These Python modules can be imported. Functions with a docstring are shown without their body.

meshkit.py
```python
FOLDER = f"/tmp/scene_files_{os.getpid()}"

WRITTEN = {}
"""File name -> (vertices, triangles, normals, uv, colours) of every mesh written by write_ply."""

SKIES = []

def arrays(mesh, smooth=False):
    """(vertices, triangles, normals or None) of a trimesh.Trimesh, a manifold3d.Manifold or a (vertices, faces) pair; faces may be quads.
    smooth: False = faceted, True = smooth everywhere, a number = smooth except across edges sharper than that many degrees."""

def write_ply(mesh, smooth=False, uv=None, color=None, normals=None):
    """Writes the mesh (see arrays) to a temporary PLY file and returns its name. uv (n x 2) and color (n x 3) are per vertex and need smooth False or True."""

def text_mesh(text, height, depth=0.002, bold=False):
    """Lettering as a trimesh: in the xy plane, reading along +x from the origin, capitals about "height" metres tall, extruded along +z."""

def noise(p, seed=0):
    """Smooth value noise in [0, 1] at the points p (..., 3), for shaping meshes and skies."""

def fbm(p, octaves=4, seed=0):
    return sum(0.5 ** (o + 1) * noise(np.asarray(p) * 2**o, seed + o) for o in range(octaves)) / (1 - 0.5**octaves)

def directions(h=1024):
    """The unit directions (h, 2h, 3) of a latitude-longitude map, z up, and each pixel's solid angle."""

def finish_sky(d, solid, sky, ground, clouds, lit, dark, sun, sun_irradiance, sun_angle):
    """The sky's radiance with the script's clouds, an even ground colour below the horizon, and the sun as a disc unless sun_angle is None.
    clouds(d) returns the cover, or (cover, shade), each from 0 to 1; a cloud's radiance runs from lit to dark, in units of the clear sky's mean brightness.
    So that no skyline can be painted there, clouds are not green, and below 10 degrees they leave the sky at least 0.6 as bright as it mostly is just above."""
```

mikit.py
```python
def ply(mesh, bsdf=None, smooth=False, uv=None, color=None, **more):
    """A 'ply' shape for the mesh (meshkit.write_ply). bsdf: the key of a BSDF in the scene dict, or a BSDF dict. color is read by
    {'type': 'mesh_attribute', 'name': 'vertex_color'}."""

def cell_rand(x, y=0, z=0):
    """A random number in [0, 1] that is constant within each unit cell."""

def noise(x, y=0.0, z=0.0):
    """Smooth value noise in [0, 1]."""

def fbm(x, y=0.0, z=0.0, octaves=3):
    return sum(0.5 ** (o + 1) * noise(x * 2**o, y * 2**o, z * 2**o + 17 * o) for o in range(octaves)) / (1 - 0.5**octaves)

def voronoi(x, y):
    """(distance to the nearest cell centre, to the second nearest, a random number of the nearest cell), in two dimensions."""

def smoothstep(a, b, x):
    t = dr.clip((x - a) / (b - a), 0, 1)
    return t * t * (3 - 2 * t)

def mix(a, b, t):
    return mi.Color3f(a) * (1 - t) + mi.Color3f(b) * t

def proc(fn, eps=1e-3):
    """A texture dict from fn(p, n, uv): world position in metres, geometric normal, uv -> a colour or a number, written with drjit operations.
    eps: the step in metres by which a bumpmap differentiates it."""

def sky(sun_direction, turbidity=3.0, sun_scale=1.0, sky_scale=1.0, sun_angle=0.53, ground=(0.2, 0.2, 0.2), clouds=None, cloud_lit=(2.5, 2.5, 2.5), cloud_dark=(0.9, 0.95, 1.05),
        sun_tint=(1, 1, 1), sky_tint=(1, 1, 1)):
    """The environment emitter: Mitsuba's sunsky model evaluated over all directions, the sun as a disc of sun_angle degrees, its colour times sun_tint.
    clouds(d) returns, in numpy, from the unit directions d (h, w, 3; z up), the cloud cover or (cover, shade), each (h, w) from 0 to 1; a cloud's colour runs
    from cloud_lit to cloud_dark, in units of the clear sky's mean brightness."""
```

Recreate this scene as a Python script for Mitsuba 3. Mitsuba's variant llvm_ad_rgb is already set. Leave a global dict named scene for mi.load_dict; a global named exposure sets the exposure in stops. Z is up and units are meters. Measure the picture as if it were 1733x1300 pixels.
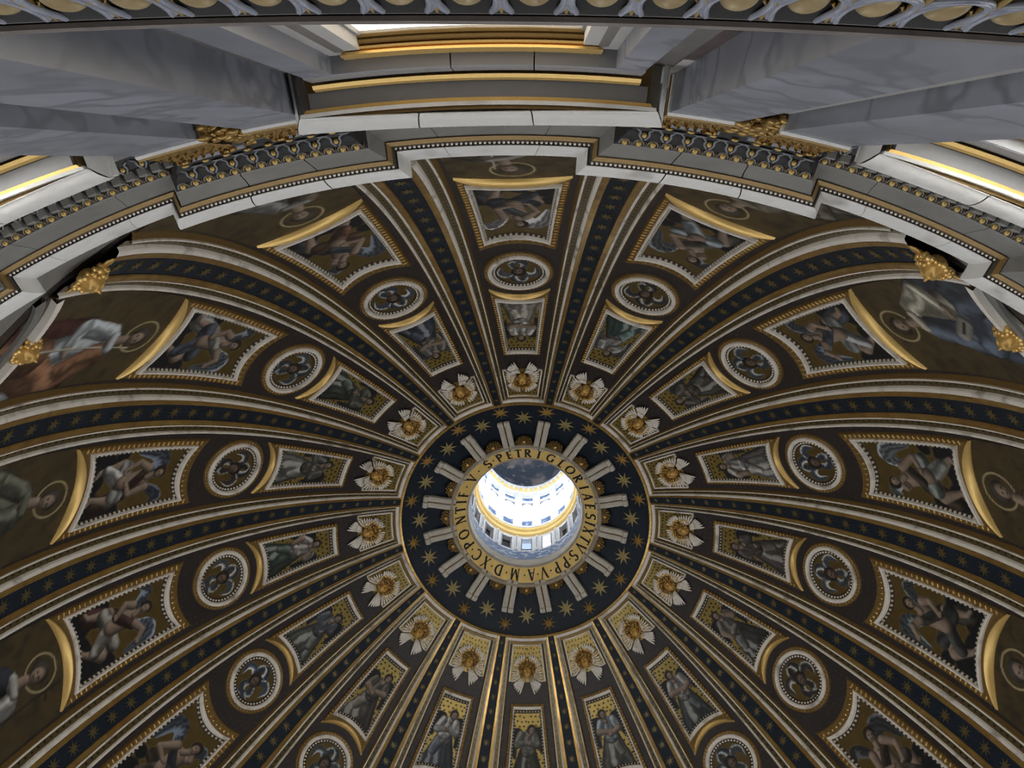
import math, numpy as np, trimesh, drjit as dr, mitsuba as mi, mikit, meshkit
from mikit import proc, noise, fbm, cell_rand, smoothstep, mix, voronoi
T = mi.ScalarTransform4f
PI = math.pi
scene, labels = {}, {}

# ------------------------------------------------------------------ camera
CAM = dict(cx=-0.782, cy=20.0, tilt=0.243, roll=-0.012, yaw=-0.028, f=1521.8)
def camera_axes():
    t = CAM['tilt']
    F = np.array([0, -math.sin(t), math.cos(t)]); U = np.array([0, math.cos(t), math.sin(t)]); R = np.array([-1., 0, 0])
    c, s = math.cos(CAM['yaw']), math.sin(CAM['yaw']); F, R = c*F+s*R, c*R-s*F
    c, s = math.cos(CAM['roll']), math.sin(CAM['roll']); R, U = c*R+s*U, c*U-s*R
    return np.array([CAM['cx'], CAM['cy'], 0.]), R, U, F
EYE, RIGHT, UP, FWD = camera_axes()
scene['camera'] = {'type': 'perspective', 'fov': 2*math.degrees(math.atan(866.5/CAM['f'])), 'fov_axis': 'x', 'near_clip': 0.05, 'far_clip': 500.,
                   'to_world': T().look_at(origin=EYE.tolist(), target=(EYE+FWD).tolist(), up=UP.tolist())}
# ------------------------------------------------------------------ light: daylight in the sixteen drum windows and in the lantern windows
exposure = 0.25
SUN_SIDE = {0: (1.7, 1.5, 1.2), 1: (17., 16.5, 15.2), -1: (17., 16.5, 15.2), 2: (9., 8.8, 8.3), -2: (7.5, 7.3, 6.9)}   # windows towards the sun
DRUM_WINDOW = (7.4, 7.7, 8.2)
LANTERN_WINDOW = (5.2, 5.7, 6.3)

# ------------------------------------------------------------------ geometry of the dome (pointed arc turned about the axis)
CR, CZ, RR = -5.741, 24.325, 26.755
PER = PI/8                                                # one bay
def th(deg): return RR*math.radians(deg)                  # degrees up the arc -> metres along it
def rad_at(S): return CR + RR*np.cos(np.asarray(S)/RR)
def M(X, S, n):
    """X metres clockwise, S metres up the arc, n metres inward -> point of the bay at angle 0."""
    X, S, n = np.broadcast_arrays(np.asarray(X, float), np.asarray(S, float), np.asarray(n, float))
    a = S/RR; q = RR-n; r = CR+q*np.cos(a); phi = X/np.maximum(CR+RR*np.cos(a), .5)
    return np.stack([-r*np.sin(phi), r*np.cos(phi), CZ+q*np.sin(a)], -1)
def Pz(u, r, z):
    """u in bays clockwise, r radius, z height."""
    u, r, z = np.broadcast_arrays(np.asarray(u, float), np.asarray(r, float), np.asarray(z, float))
    return np.stack([-r*np.sin(u*PER), r*np.cos(u*PER), z], -1)
def RZ(k): return T().rotate([0, 0, 1], 22.5*k)
def rot_pts(P, k):
    a = k*PER; c, s = math.cos(a), math.sin(a); P = np.asarray(P)
    return np.stack([c*P[..., 0]-s*P[..., 1], s*P[..., 0]+c*P[..., 1], P[..., 2]], -1)
def pix(P):
    d = np.asarray(P)-EYE; w = d@FWD
    return 866.5+CAM['f']*(d@RIGHT)/w, 650-CAM['f']*(d@UP)/w, w
def seen(P, k=0, margin=25):
    """does any of the points stand in the photographed field (used only to leave out what lies wholly outside it)"""
    x, y, w = pix(rot_pts(np.atleast_2d(P), k))
    return bool(np.any((w > 0) & (x > -margin) & (x < 1733+margin) & (y > -margin) & (y < 1300+margin)))

# ------------------------------------------------------------------ mesh helpers
def grid(P, wrap=False):
    """P (a, b, 3) -> quad mesh"""
    a, b = P.shape[:2]; i = np.arange(a*b).reshape(a, b)
    if wrap: i = np.concatenate([i, i[:, :1]], 1)
    F = np.stack([i[:-1, :-1], i[:-1, 1:], i[1:, 1:], i[1:, :-1]], -1).reshape(-1, 4)
    return P.reshape(-1, 3), np.vstack([F[:, [0, 1, 2]], F[:, [0, 2, 3]]])
def join(ms):
    V, F, o = [], [], 0
    for v, f in ms:
        V.append(v); F.append(np.asarray(f)+o); o += len(v)
    return np.vstack(V), np.vstack(F)
def tri(m): return (np.asarray(m.vertices), np.asarray(m.faces))
def ico(s): return tri(trimesh.creation.icosphere(s))
def usphere(a=8, b=6):
    t, p = np.meshgrid(np.linspace(0, PI, b+1), np.linspace(0, 2*PI, a+1)[:-1], indexing='ij')
    return grid(np.stack([np.sin(t)*np.cos(p), np.sin(t)*np.sin(p), np.cos(t)], -1), True)
US8, US6 = usphere(8, 6), usphere(6, 4)
def tube(P, rad, k=6, flat=None):
    """round tube along the polyline P with radii rad"""
    P = np.asarray(P, float); rad = np.broadcast_to(rad, len(P)); t = np.gradient(P, axis=0); t /= np.linalg.norm(t, axis=1, keepdims=True)+1e-9
    ref = np.array([0.123, 0.27, 0.95]) if flat is None else np.asarray(flat, float)
    x = np.cross(t, ref); x /= np.linalg.norm(x, axis=1, keepdims=True)+1e-9; y = np.cross(t, x)
    a = np.arange(k)*2*PI/k
    ring = P[:, None]+rad[:, None, None]*(np.cos(a)[None, :, None]*x[:, None]+np.sin(a)[None, :, None]*y[:, None])
    return grid(ring, True)
def curve(pts, n):
    """smooth curve through control points (Catmull-Rom)"""
    p = np.asarray(pts, float); p = np.vstack([2*p[0]-p[1], p, 2*p[-1]-p[-2]]); out = []
    for t in np.linspace(0, len(p)-3-1e-6, n):
        i = int(t); f = t-i; a, b, c, d = p[i:i+4]
        out.append(.5*((2*b)+(-a+c)*f+(2*a-5*b+4*c-d)*f*f+(-a+3*b-3*c+d)*f**3))
    return np.array(out)
def pbox(u0, u1, r0, r1, z0, z1, nu=4):
    u = np.linspace(u0, u1, nu+1); loop = np.array([[r0, z0], [r1, z0], [r1, z1], [r0, z1]])
    V, F = grid(np.stack([Pz(u, r, z) for r, z in loop], 1), True)
    n = nu*4
    return V, np.vstack([F, [[0, 1, 2], [0, 2, 3], [n, n+2, n+1], [n, n+3, n+2]]])
def pbox_bev(u0, u1, r0, r1, z0, z1, nu=4, b=.02):
    """pbox whose inner edges are chamfered"""
    u = np.linspace(u0, u1, nu+1); loop = np.array([[r0+b, z0], [r1, z0], [r1, z1], [r0+b, z1], [r0, z1-b], [r0, z0+b]]); m = len(loop)
    V, F = grid(np.stack([Pz(u, r, z) for r, z in loop], 1), True); n = nu*m
    cap = [[0, i, i+1] for i in range(1, m-1)]
    return V, np.vstack([F, cap, [[n+a, n+c, n+b_] for a, b_, c in cap]])
def lathe(prof, n=128, u0=0., u1=16.):
    """profile of (r, z) turned about the axis from bay u0 to u1"""
    u = np.linspace(u0, u1, n+1)
    return grid(np.stack([Pz(u, r, z) for r, z in prof], 1))

# ------------------------------------------------------------------ entries
used = {}
def numbered(name):
    i = used.get(name, -1)+1; used[name] = i
    return name if i == 0 else f'{name}_{i:03d}'
def thing(name, label, cat, group=None, kind=None):
    key = numbered(name); labels[key] = {'label': label, 'category': cat}
    if group: labels[key]['group'] = group
    if kind: labels[key]['kind'] = kind
    return key
def struct(name, label=None, cat=None):
    labels[name] = {'kind': 'structure'}
    if label: labels[name]['label'] = label
    if cat: labels[name]['category'] = cat
    return name
def S(mesh, mat, smooth=False, **kw): return mikit.ply(mesh, mat, smooth, **kw)
def put(parent, name, shape, k=None, label=None, kind=None, tw=None):
    key = numbered(f'{parent}__{name}' if parent else name)
    scene[key] = {**shape, 'to_world': tw if tw is not None else RZ(k)} if (k is not None or tw is not None) else shape
    if label or kind:
        labels[key] = {}
        if label: labels[key]['label'] = label
        if kind: labels[key]['kind'] = kind
    return key
ORD = ['', 'first', 'second', 'third', 'fourth', 'fifth', 'sixth', 'seventh', 'eighth']
def where(k, what='one'):
    k = (k+8) % 16-8
    if k == 0: return 'straight above the round opening'
    if k == -8 or k == 8: return 'straight below the round opening'
    return f'{ORD[abs(k)]} {"clockwise" if k > 0 else "anticlockwise"} from the top'
def where_half(h):
    h = (h+8) % 16-8
    n = int(abs(h)+.5)
    return f'{ORD[n]} {"clockwise" if h > 0 else "anticlockwise"} from the top'

# ------------------------------------------------------------------ materials
def rgb(*c): return {'type': 'rgb', 'value': [float(x) for x in c]}
def mat(name, base, rough=.5, metal=0., spec=.5, **kw):
    scene[name] = {'type': 'twosided', 'b': {'type': 'principled', 'base_color': base if isinstance(base, dict) else rgb(*base), 'roughness': rough, 'metallic': metal, 'specular': spec, **kw}}
def dome_sr(p):
    r = dr.sqrt(p.x*p.x+p.y*p.y)
    return RR*dr.atan2(p.z-CZ, r-CR), dr.atan2(-p.x, p.y), r
def f_ground(p, n, uv):
    s, a, r = dome_sr(p)
    c = mix((.020, .0155, .0155), (.036, .028, .027), fbm(p.x*.7, p.y*.7, p.z*.7))
    x, y = s/.3, a*r/.3
    d = dr.sqrt(dr.square(x-dr.floor(x)-.5)+dr.square(y-dr.floor(y)-.5))
    return mix(c, (.09, .062, .03), smoothstep(.2, .12, d)*.6*cell_rand(x, y, 3))
mat('m_ground', proc(f_ground), .45)
def f_blue(p, n, uv):
    s, a, r = dome_sr(p)
    c = mix((.006, .0105, .019), (.013, .0225, .036), fbm(p.x*1.1, p.y*1.1, p.z*1.1))
    x, y = s/.17, a*r/.17
    d = dr.sqrt(dr.square(x-dr.floor(x)-.5)+dr.square(y-dr.floor(y)-.5))
    return mix(c, (.06, .06, .05), smoothstep(.28, .16, d)*.45*cell_rand(x, y, 5)*cell_rand(x, y, 6))
mat('m_blue', proc(f_blue), .5, 0., .3)
def f_goldband(p, n, uv):
    s, a, r = dome_sr(p)
    v = cell_rand(s/1.7, dr.floor(a*60), 2)
    c = mix((.40, .23, .075), (.52, .35, .115), v)
    return c*(.7+.6*fbm(p.x*2.3, p.y*2.3, p.z*2.3))
mat('m_goldband', proc(f_goldband), .25, .75)
def f_dots(p, n, uv):
    x, y = uv.x/.34, uv.y
    d = dr.abs(x-dr.floor(x)-.5)/.2+dr.abs(y)/.42
    c = mix((.12, .088, .038), (.18, .135, .062), fbm(p.x*3, p.y*3, p.z*3))
    c = mix(c, (.014, .02, .014), smoothstep(1.05, .8, d))
    return mix(c, (.06, .05, .03), smoothstep(.8, .95, dr.abs(y)))
mat('m_dots', proc(f_dots), .3, .6)
def f_white(p, n, uv):
    d = fbm(p.x*1.6, p.y*1.6, p.z*1.6, 4)
    return mix((.80, .75, .67), (.38, .34, .29), smoothstep(.5, .85, d))
mat('m_white', proc(f_white), .5)
mat('m_goldrelief', (.78, .50, .165), .33, .7)
mat('m_goldface', (.70, .43, .13), .42, .5)
mat('m_goldlip', (.80, .53, .18), .36, .6)
mat('m_goldbrown', (.23, .145, .05), .40, .45)
def f_leafband(p, n, uv):
    x = uv.x/.2; t = x-dr.floor(x)-.5
    d = dr.square(t/.32)+dr.square((uv.y-.1)/.75)
    return mix((.10, .062, .022), (.50, .33, .11), smoothstep(1.1, .75, d))
mat('m_leafband', proc(f_leafband), .42, .5)
mat('m_star', (.16, .127, .058), .3, .55)
mat('m_starbright', (.66, .45, .16), .4, .45)
mat('m_stardim', (.34, .265, .105), .45, .35)
def f_goldmosaic(p, n, uv):
    s, a, r = dome_sr(p)
    x, y = s/.25, a*10.2/.25+.5*(dr.floor(s/.25)-2*dr.floor(s/.50))
    jx, jy = .5+.3*(cell_rand(x, y, 1)-.5), .5+.3*(cell_rand(x, y, 2)-.5)
    d = dr.sqrt(dr.square(x-dr.floor(x)-jx)+dr.square(y-dr.floor(y)-jy))
    c = mix((.28, .20, .055), (.44, .325, .105), fbm(p.x*2, p.y*2, p.z*2))
    return mix(c, (.035, .024, .008), smoothstep(.27, .18, d)*.9)
mat('m_goldmosaic', proc(f_goldmosaic), .33, .65)
mat('m_goldplain', proc(lambda p, n, uv: mix((.095, .063, .018), (.155, .105, .033), fbm(p.x*2, p.y*2, p.z*2, 4))), .40, .4)
scene['m_paint'] = {'type': 'blendbsdf', 'weight': proc(lambda p, n, uv: uv.y),
                    'a': {'type': 'twosided', 'b': {'type': 'principled', 'base_color': {'type': 'mesh_attribute', 'name': 'vertex_color'}, 'roughness': .5, 'specular': .4}},
                    'b': {'type': 'ref', 'id': 'm_goldmosaic'}}
scene['m_paint_plain'] = {**scene['m_paint'], 'b': {'type': 'ref', 'id': 'm_goldplain'}}
def f_marble(p, n, uv):
    w = fbm(p.x*1.2+2, p.y*1.2, p.z*.35, 4)
    v = dr.abs(fbm(p.x*.9+p.z*.25, p.y*.9, p.z*.5+5, 4)-.5)
    c = mix((.155, .165, .19), (.225, .235, .275), smoothstep(.25, .75, w))
    return mix((.14, .15, .175), c, smoothstep(0., .05, v))
mat('m_marble', proc(f_marble), .38)
def f_darkmarble(p, n, uv):
    return mix((.10, .09, .085), (.20, .19, .18), fbm(p.x*2, p.y*2, p.z*.8, 4))
mat('m_darkmarble', proc(f_darkmarble), .3)
mat('m_porphyry', proc(lambda p, n, uv: mix((.055, .035, .032), (.11, .07, .065), fbm(p.x*4, p.y*4, p.z*2, 3))), .3)
def f_stone(p, n, uv):
    d = fbm(p.x*1.1, p.y*1.1, p.z*1.1, 4)
    return mix((.62, .61, .585), (.33, .31, .28), smoothstep(.52, .86, d))
mat('m_stone', proc(f_stone), .5)
def f_greystone(p, n, uv):
    return mix((.155, .15, .138), (.225, .22, .205), fbm(p.x*1.3, p.y*1.3, p.z*1.3, 4))
mat('m_greystone', proc(f_greystone), .5)
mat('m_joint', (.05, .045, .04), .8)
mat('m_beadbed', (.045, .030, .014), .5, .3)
mat('m_bluegrey', (.19, .195, .21), .42)
mat('m_text', (.012, .013, .018), .6)
mat('m_ringgold', proc(lambda p, n, uv: mix((.90, .58, .17), (.98, .74, .27), fbm(p.x*3, p.y*3, p.z*3, 4))), .5, .1)
mat('m_ringstone', proc(lambda p, n, uv: mix((.30, .25, .18), (.48, .42, .32), fbm(p.x*3, p.y*3, p.z*3, 3))), .5)
mat('m_scroll', proc(lambda p, n, uv: mix((.50, .46, .38), (.66, .62, .54), fbm(p.x*4, p.y*4, p.z*4, 3))), .5)
mat('m_black', (.015, .014, .013), .6)
mat('m_drum', proc(lambda p, n, uv: mix((.34, .33, .31), (.44, .43, .41), fbm(p.x*.8, p.y*.8, p.z*.8, 3))), .6)
mat('m_floor', (.32, .29, .25), .5)

# ------------------------------------------------------------------ dome shell (setting)
RING_T = 61.25
struct('ceiling', 'great ribbed dome with dark mosaic ground rising to a round opening', 'dome')
RING_IN = 4.3
ths = np.concatenate([np.linspace(0, RING_T, 90), np.linspace(RING_T, math.degrees(math.acos((RING_IN-CR)/RR)), 12)[1:]])
i0 = 90
prof = [(CR+RR*math.cos(math.radians(t)), CZ+RR*math.sin(math.radians(t))) for t in ths]
scene['ceiling'] = S(lathe(prof[:i0], 192), 'm_ground', True)
scene['ceiling__attic'] = S(lathe([(21.05, 16.6), (21.014, 24.325)], 128), 'm_greystone', True)
scene['ceiling__oculus_band'] = S(lathe(prof[i0-1:], 160), 'm_blue', True)
labels['ceiling__oculus_band'] = {'label': 'dark blue band round the opening'}
def ring(parent, name, pts, mat_, n=160, label=None, smooth=35): return put(parent, name, S(lathe(pts, n), mat_, smooth), label=label)
def dome_pt(t, n): a = math.radians(t); return (CR+(RR-n)*math.cos(a), CZ+(RR-n)*math.sin(a))
ring('ceiling', 'gilt_moulding', [dome_pt(60.92, .16), dome_pt(60.95, .24), dome_pt(61.22, .26), dome_pt(61.3, .18), dome_pt(61.3, 0)], 'm_goldband', label='thin gold rim of the blue band')

# ------------------------------------------------------------------ ribs
SR = np.linspace(th(1.0), th(60.95), 72)
NS = .35+.65*rad_at(SR)/20
RIB = [('gold_edge', 'm_goldbrown', (.190, .0), (.184, .09), (.179, .12), (.177, .17), (.172, .19)), ('outer_fillet', 'm_white', (.172, .18), (.1715, .235), (.167, .25), (.160, .21), (.157, .11)),
       ('dotted_band', 'm_dots', (.157, .11), (.117, .11)), ('inner_fillet', 'm_white', (.117, .11), (.115, .22), (.109, .27), (.101, .29), (.096, .315)),
       ('gold_band', 'm_goldband', (.096, .30), (.094, .32), (.062, .32), (.058, .27))]
def rib_strip(pr, side):
    P = np.stack([M(side*f*PER*rad_at(SR), SR, n*NS) for f, n in pr], 1)
    uv = np.stack([np.repeat(SR[:, None], len(pr), 1), np.repeat(np.linspace(-1, 1, len(pr))[None], len(SR), 0)], -1).reshape(-1, 2)
    return grid(P), uv
rib_shapes = []
for nm, mt, *pr in RIB:
    for side in (-1, 1):
        m, uv = rib_strip(pr, side)
        rib_shapes.append((nm, S(m, mt, False if mt == 'm_dots' else 30, **({'uv': uv} if mt == 'm_dots' else {}))))
rib_shapes.append(('blue_band', S(grid(np.stack([M(f*PER*rad_at(SR), SR, .25*NS) for f in (-.059, -.03, 0, .03, .059)], 1)), 'm_blue', True)))
def star_mesh(R, n0, h, S0, points=8, inner=.36, rot=0):
    a = np.arange(points*2)*PI/points+rot; rr = np.where(np.arange(points*2) % 2 == 0, R, R*inner)
    x, s = rr*np.sin(a), rr*np.cos(a)
    rim = M(x, S0+s, n0+.004); low = M(x, S0+s, n0-.02); c = M(0, S0, n0+h)
    m = len(a); V = np.vstack([rim, low, c[None]])
    F = [[i, (i+1) % m, 2*m] for i in range(m)]+[[i, m+i, (i+1) % m] for i in range(m)]+[[(i+1) % m, m+i, m+(i+1) % m] for i in range(m)]
    return V, np.array(F)
stars = []
s = th(60.2)
while s > th(3):
    r = float(rad_at(s)); R = min(.34, .057*PER*r*.84)
    stars.append((s, S(star_mesh(R,   .25*(.35+.65*r/20)+.022, .012, s, rot=.2*math.sin(s*7)), 'm_star')))
    s -= .50+.031*r
def rib_seen(h):
    return [seen(M(0, s, .2), h) for s in np.linspace(th(1), th(61), 40)]
for j in range(16):
    h = j+.5 if j+.5 < 8 else j+.5-16
    key = thing('dome_rib', f'dark blue star-studded rib with gold edges, the {where_half(h)}', 'rib', 'ribs of the dome')
    for nm, sh in rib_shapes: put(key, nm, sh, h)
    for s, sh in stars:
        if seen(M(0, s, .2), h, 5): put(key, 'star', sh, h)

# ------------------------------------------------------------------ frames laid on the dome
def loop(uf, tf, tfm, un, tn, tnm, n=(22, 26, 18)):
    uf_ = np.linspace(-uf, uf, n[0]+1)[:-1]; far = np.stack([uf_, tf+(tfm-tf)*(1-(uf_/uf)**2)], 1)
    q = np.linspace(0, 1, n[1]+1)[:-1, None]; s1 = (1-q)*[[uf, tf]]+q*[[un, tn]]
    un_ = np.linspace(un, -un, n[2]+1)[:-1]; near = np.stack([un_, tn+(tnm-tn)*(1-(un_/un)**2)], 1)
    s2 = (1-q)*[[-un, tn]]+q*[[-uf, tf]]
    L = np.vstack([far, s1, near, s2]); Sx = RR*np.radians(L[:, 1])
    return np.stack([L[:, 0]*PER*rad_at(Sx), Sx], 1), n
def loft(loops, heights, skip_far=None):
    """quad strips between closed loops (N,2) at heights"""
    P = np.stack([M(l[:, 0], l[:, 1], h) for l, h in zip(loops, heights)], 0)       # (a, N, 3)
    l = loops[0]; d = np.r_[0, np.cumsum(np.linalg.norm(np.diff(np.vstack([l, l[:1]]), axis=0), axis=1))]
    P = np.concatenate([P, P[:, :1]], 1)
    uv = np.stack([np.repeat(d[None], len(loops), 0), np.repeat(np.linspace(-1, 1, len(loops))[:, None], len(d), 1)], -1).reshape(-1, 2)
    return grid(P), uv
def lerp(a, b, t): return a*(1-t)+b*t
def along(l, step, i0=0, i1=None, closed=True):
    """points every ~step metres along loop samples i0..i1 with tangents"""
    p = np.vstack([l, l[:1]])[i0:(None if i1 is None else i1+1)]
    d = np.r_[0, np.cumsum(np.linalg.norm(np.diff(p, axis=0), axis=1))]; n = max(1, int(round(d[-1]/step))); q = (np.arange(n)+.5)/n*d[-1]
    x = np.stack([np.interp(q, d, p[:, 0]), np.interp(q, d, p[:, 1])], 1)
    e = np.stack([np.interp(q+.02, d, p[:, 0]), np.interp(q+.02, d, p[:, 1])], 1)-x
    return x, e/(np.linalg.norm(e, axis=1, keepdims=True)+1e-9)
def blobs(x, t, ln, wd, ht, n0, base=US6):
    """flattened ellipsoids at (X, S) points x with tangents t"""
    out = []
    for (a, b), (c, d) in zip(x, t):
        e = base[0]*[ln, wd, ht]
        out.append((M(a+e[:, 0]*c-e[:, 1]*d, b+e[:, 0]*d+e[:, 1]*c, n0+e[:, 2]), base[1]))
    return join(out)
def crescent(lp, n, w, h):
    """shelf along the far edge of the frame loop, tapering to its tips"""
    k = n[0]; p = np.vstack([lp[:k+1]]); t = np.linspace(-1, 1, k+1)
    wt = w*(1-np.abs(t)**3*.8); ht = h*(1-np.abs(t)**4*.7)+.02
    P = np.stack([M(p[:, 0], p[:, 1]-.04, 0*t), M(p[:, 0], p[:, 1]+.04*wt, .45*ht), M(p[:, 0], p[:, 1]+.55*wt, .8*ht), M(p[:, 0], p[:, 1]+wt, ht), M(p[:, 0], p[:, 1]+wt+.06, ht*.9), M(p[:, 0], p[:, 1]+wt+.1, .05*ht)], 1)
    return grid(P)
def coons(lp, n, a, b):
    """(a x b) points filling a loop: columns left to right, rows far to near"""
    i1, i2, i3 = n[0], n[0]+n[1], n[0]+n[1]+n[2]
    far, right, near, left = lp[:i1+1], lp[i1:i2+1], lp[i2:i3+1][::-1], np.vstack([lp[i3:], lp[:1]])[::-1]
    def rs(p, m):
        d = np.linspace(0, 1, len(p)); q = np.linspace(0, 1, m); return np.stack([np.interp(q, d, p[:, 0]), np.interp(q, d, p[:, 1])], 1)
    f, nr, l, r = rs(far, a), rs(near, a), rs(left, b), rs(right, b)
    s, t = np.linspace(0, 1, a)[:, None, None], np.linspace(0, 1, b)[None, :, None]
    return (1-t)*f[:, None]+t*nr[:, None]+(1-s)*l[None]+s*r[None]-((1-s)*(1-t)*f[0]+s*(1-t)*f[-1]+(1-s)*t*nr[0]+s*t*nr[-1])

SMALL = [loop(.260, 41.74, 43.05, .234, 53.14, 53.14), loop(.226, 43.15, 43.72, .201, 52.86, 52.86), loop(.203, 43.68, 44.2, .181, 52.44, 52.44), loop(.186, 44.0, 44.5, .164, 52.05, 52.05)]
BIG = [loop(.280, 18.76, 20.2, .266, 34.4, 33.4), loop(.240, 20.45, 21.4, .221, 33.1, 32.2), loop(.222, 20.95, 21.82, .204, 32.55, 31.66), loop(.206, 21.25, 22.1, .189, 32.1, 31.24)]
def frame_shapes(LS, lipw, liph, bead, leaf):
    l0, l1, l2, l3 = [l[0] for l in LS]; n = LS[0][1]; c = l0.mean(0)
    m, uv = loft([l0, lerp(l0, l1, .16), lerp(l0, l1, .24), lerp(l0, l1, .9), l1], [0, .10, .12, .10, .08])
    i1, i2, i3 = n[0], n[0]+n[1], n[0]+n[1]+n[2]
    mid = lerp(l0, l1, .58)
    x, t = along(mid, leaf, i1, len(l0)); lv = blobs(x, t, leaf*.34, leaf*.62, .06, .10)
    out = [('leaf_moulding', S(m, 'm_leafband', 40) if False else S(m, 'm_goldbrown', 30), None, None),
           ('leaf_row', S(lv, 'm_goldband', True), None, 'stuff'),
           ('white_fillet', S(loft([l1, lerp(l1, l2, .12), lerp(l1, l2, .35), lerp(l1, l2, .8), l2], [.08, .19, .21, .19, .08])[0], 'm_white', 30), None, None),
           ('bead_bed', S(loft([l2, lerp(l2, l3, .2), l3], [.08, .05, .03])[0], 'm_beadbed', 30), None, None)]
    x, t = along(lerp(l2, l3, .5), bead); out.append(('bead_row', S(blobs(x, t, bead*.30, bead*.30, bead*.34, .06), 'm_scroll', True), None, 'stuff'))
    out.append(('gilt_lip', S(crescent(l0, n, lipw, liph), 'm_goldlip', 35), 'bright gilt lip on the lower edge', None))
    return out
small_frame = frame_shapes(SMALL, .15, .16, .17, .19)
big_frame = frame_shapes(BIG, .24, .24, .24, .27)
MED_S = th(38.62)
def disc_ring(rs, hs, n=64, s0=MED_S):
    a = np.linspace(0, 2*PI, n+1); return grid(np.stack([M(r*np.sin(a), s0+r*np.cos(a), h) for r, h in zip(rs, hs)], 0))
a_ = (np.arange(40)+.5)/40*2*PI
def circ_blobs(r, n, ln, wd, ht, n0):
    a = (np.arange(n)+.5)/n*2*PI
    return blobs(np.stack([r*np.sin(a), MED_S+r*np.cos(a)], 1), np.stack([np.cos(a), -np.sin(a)], 1), ln, wd, ht, n0)
med_frame = [('outer_moulding', S(disc_ring([1.63, 1.60, 1.56, 1.44], [0, .08, .11, .09]), 'm_goldbrown', 30), None, None),
             ('leaf_row', S(circ_blobs(1.51, 48, .04, .075, .05, .10), 'm_goldband', True), None, 'stuff'),
             ('white_ring', S(disc_ring([1.44, 1.42, 1.36, 1.26, 1.22], [.09, .17, .21, .19, .08]), 'm_white', 40), None, None),
             ('bead_bed', S(disc_ring([1.22, 1.10, 1.02], [.08, .05, .03]), 'm_beadbed', 30), None, None),
             ('bead_row', S(circ_blobs(1.13, 42, .06, .06, .06, .07), 'm_white', True), None, 'stuff')]

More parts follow.
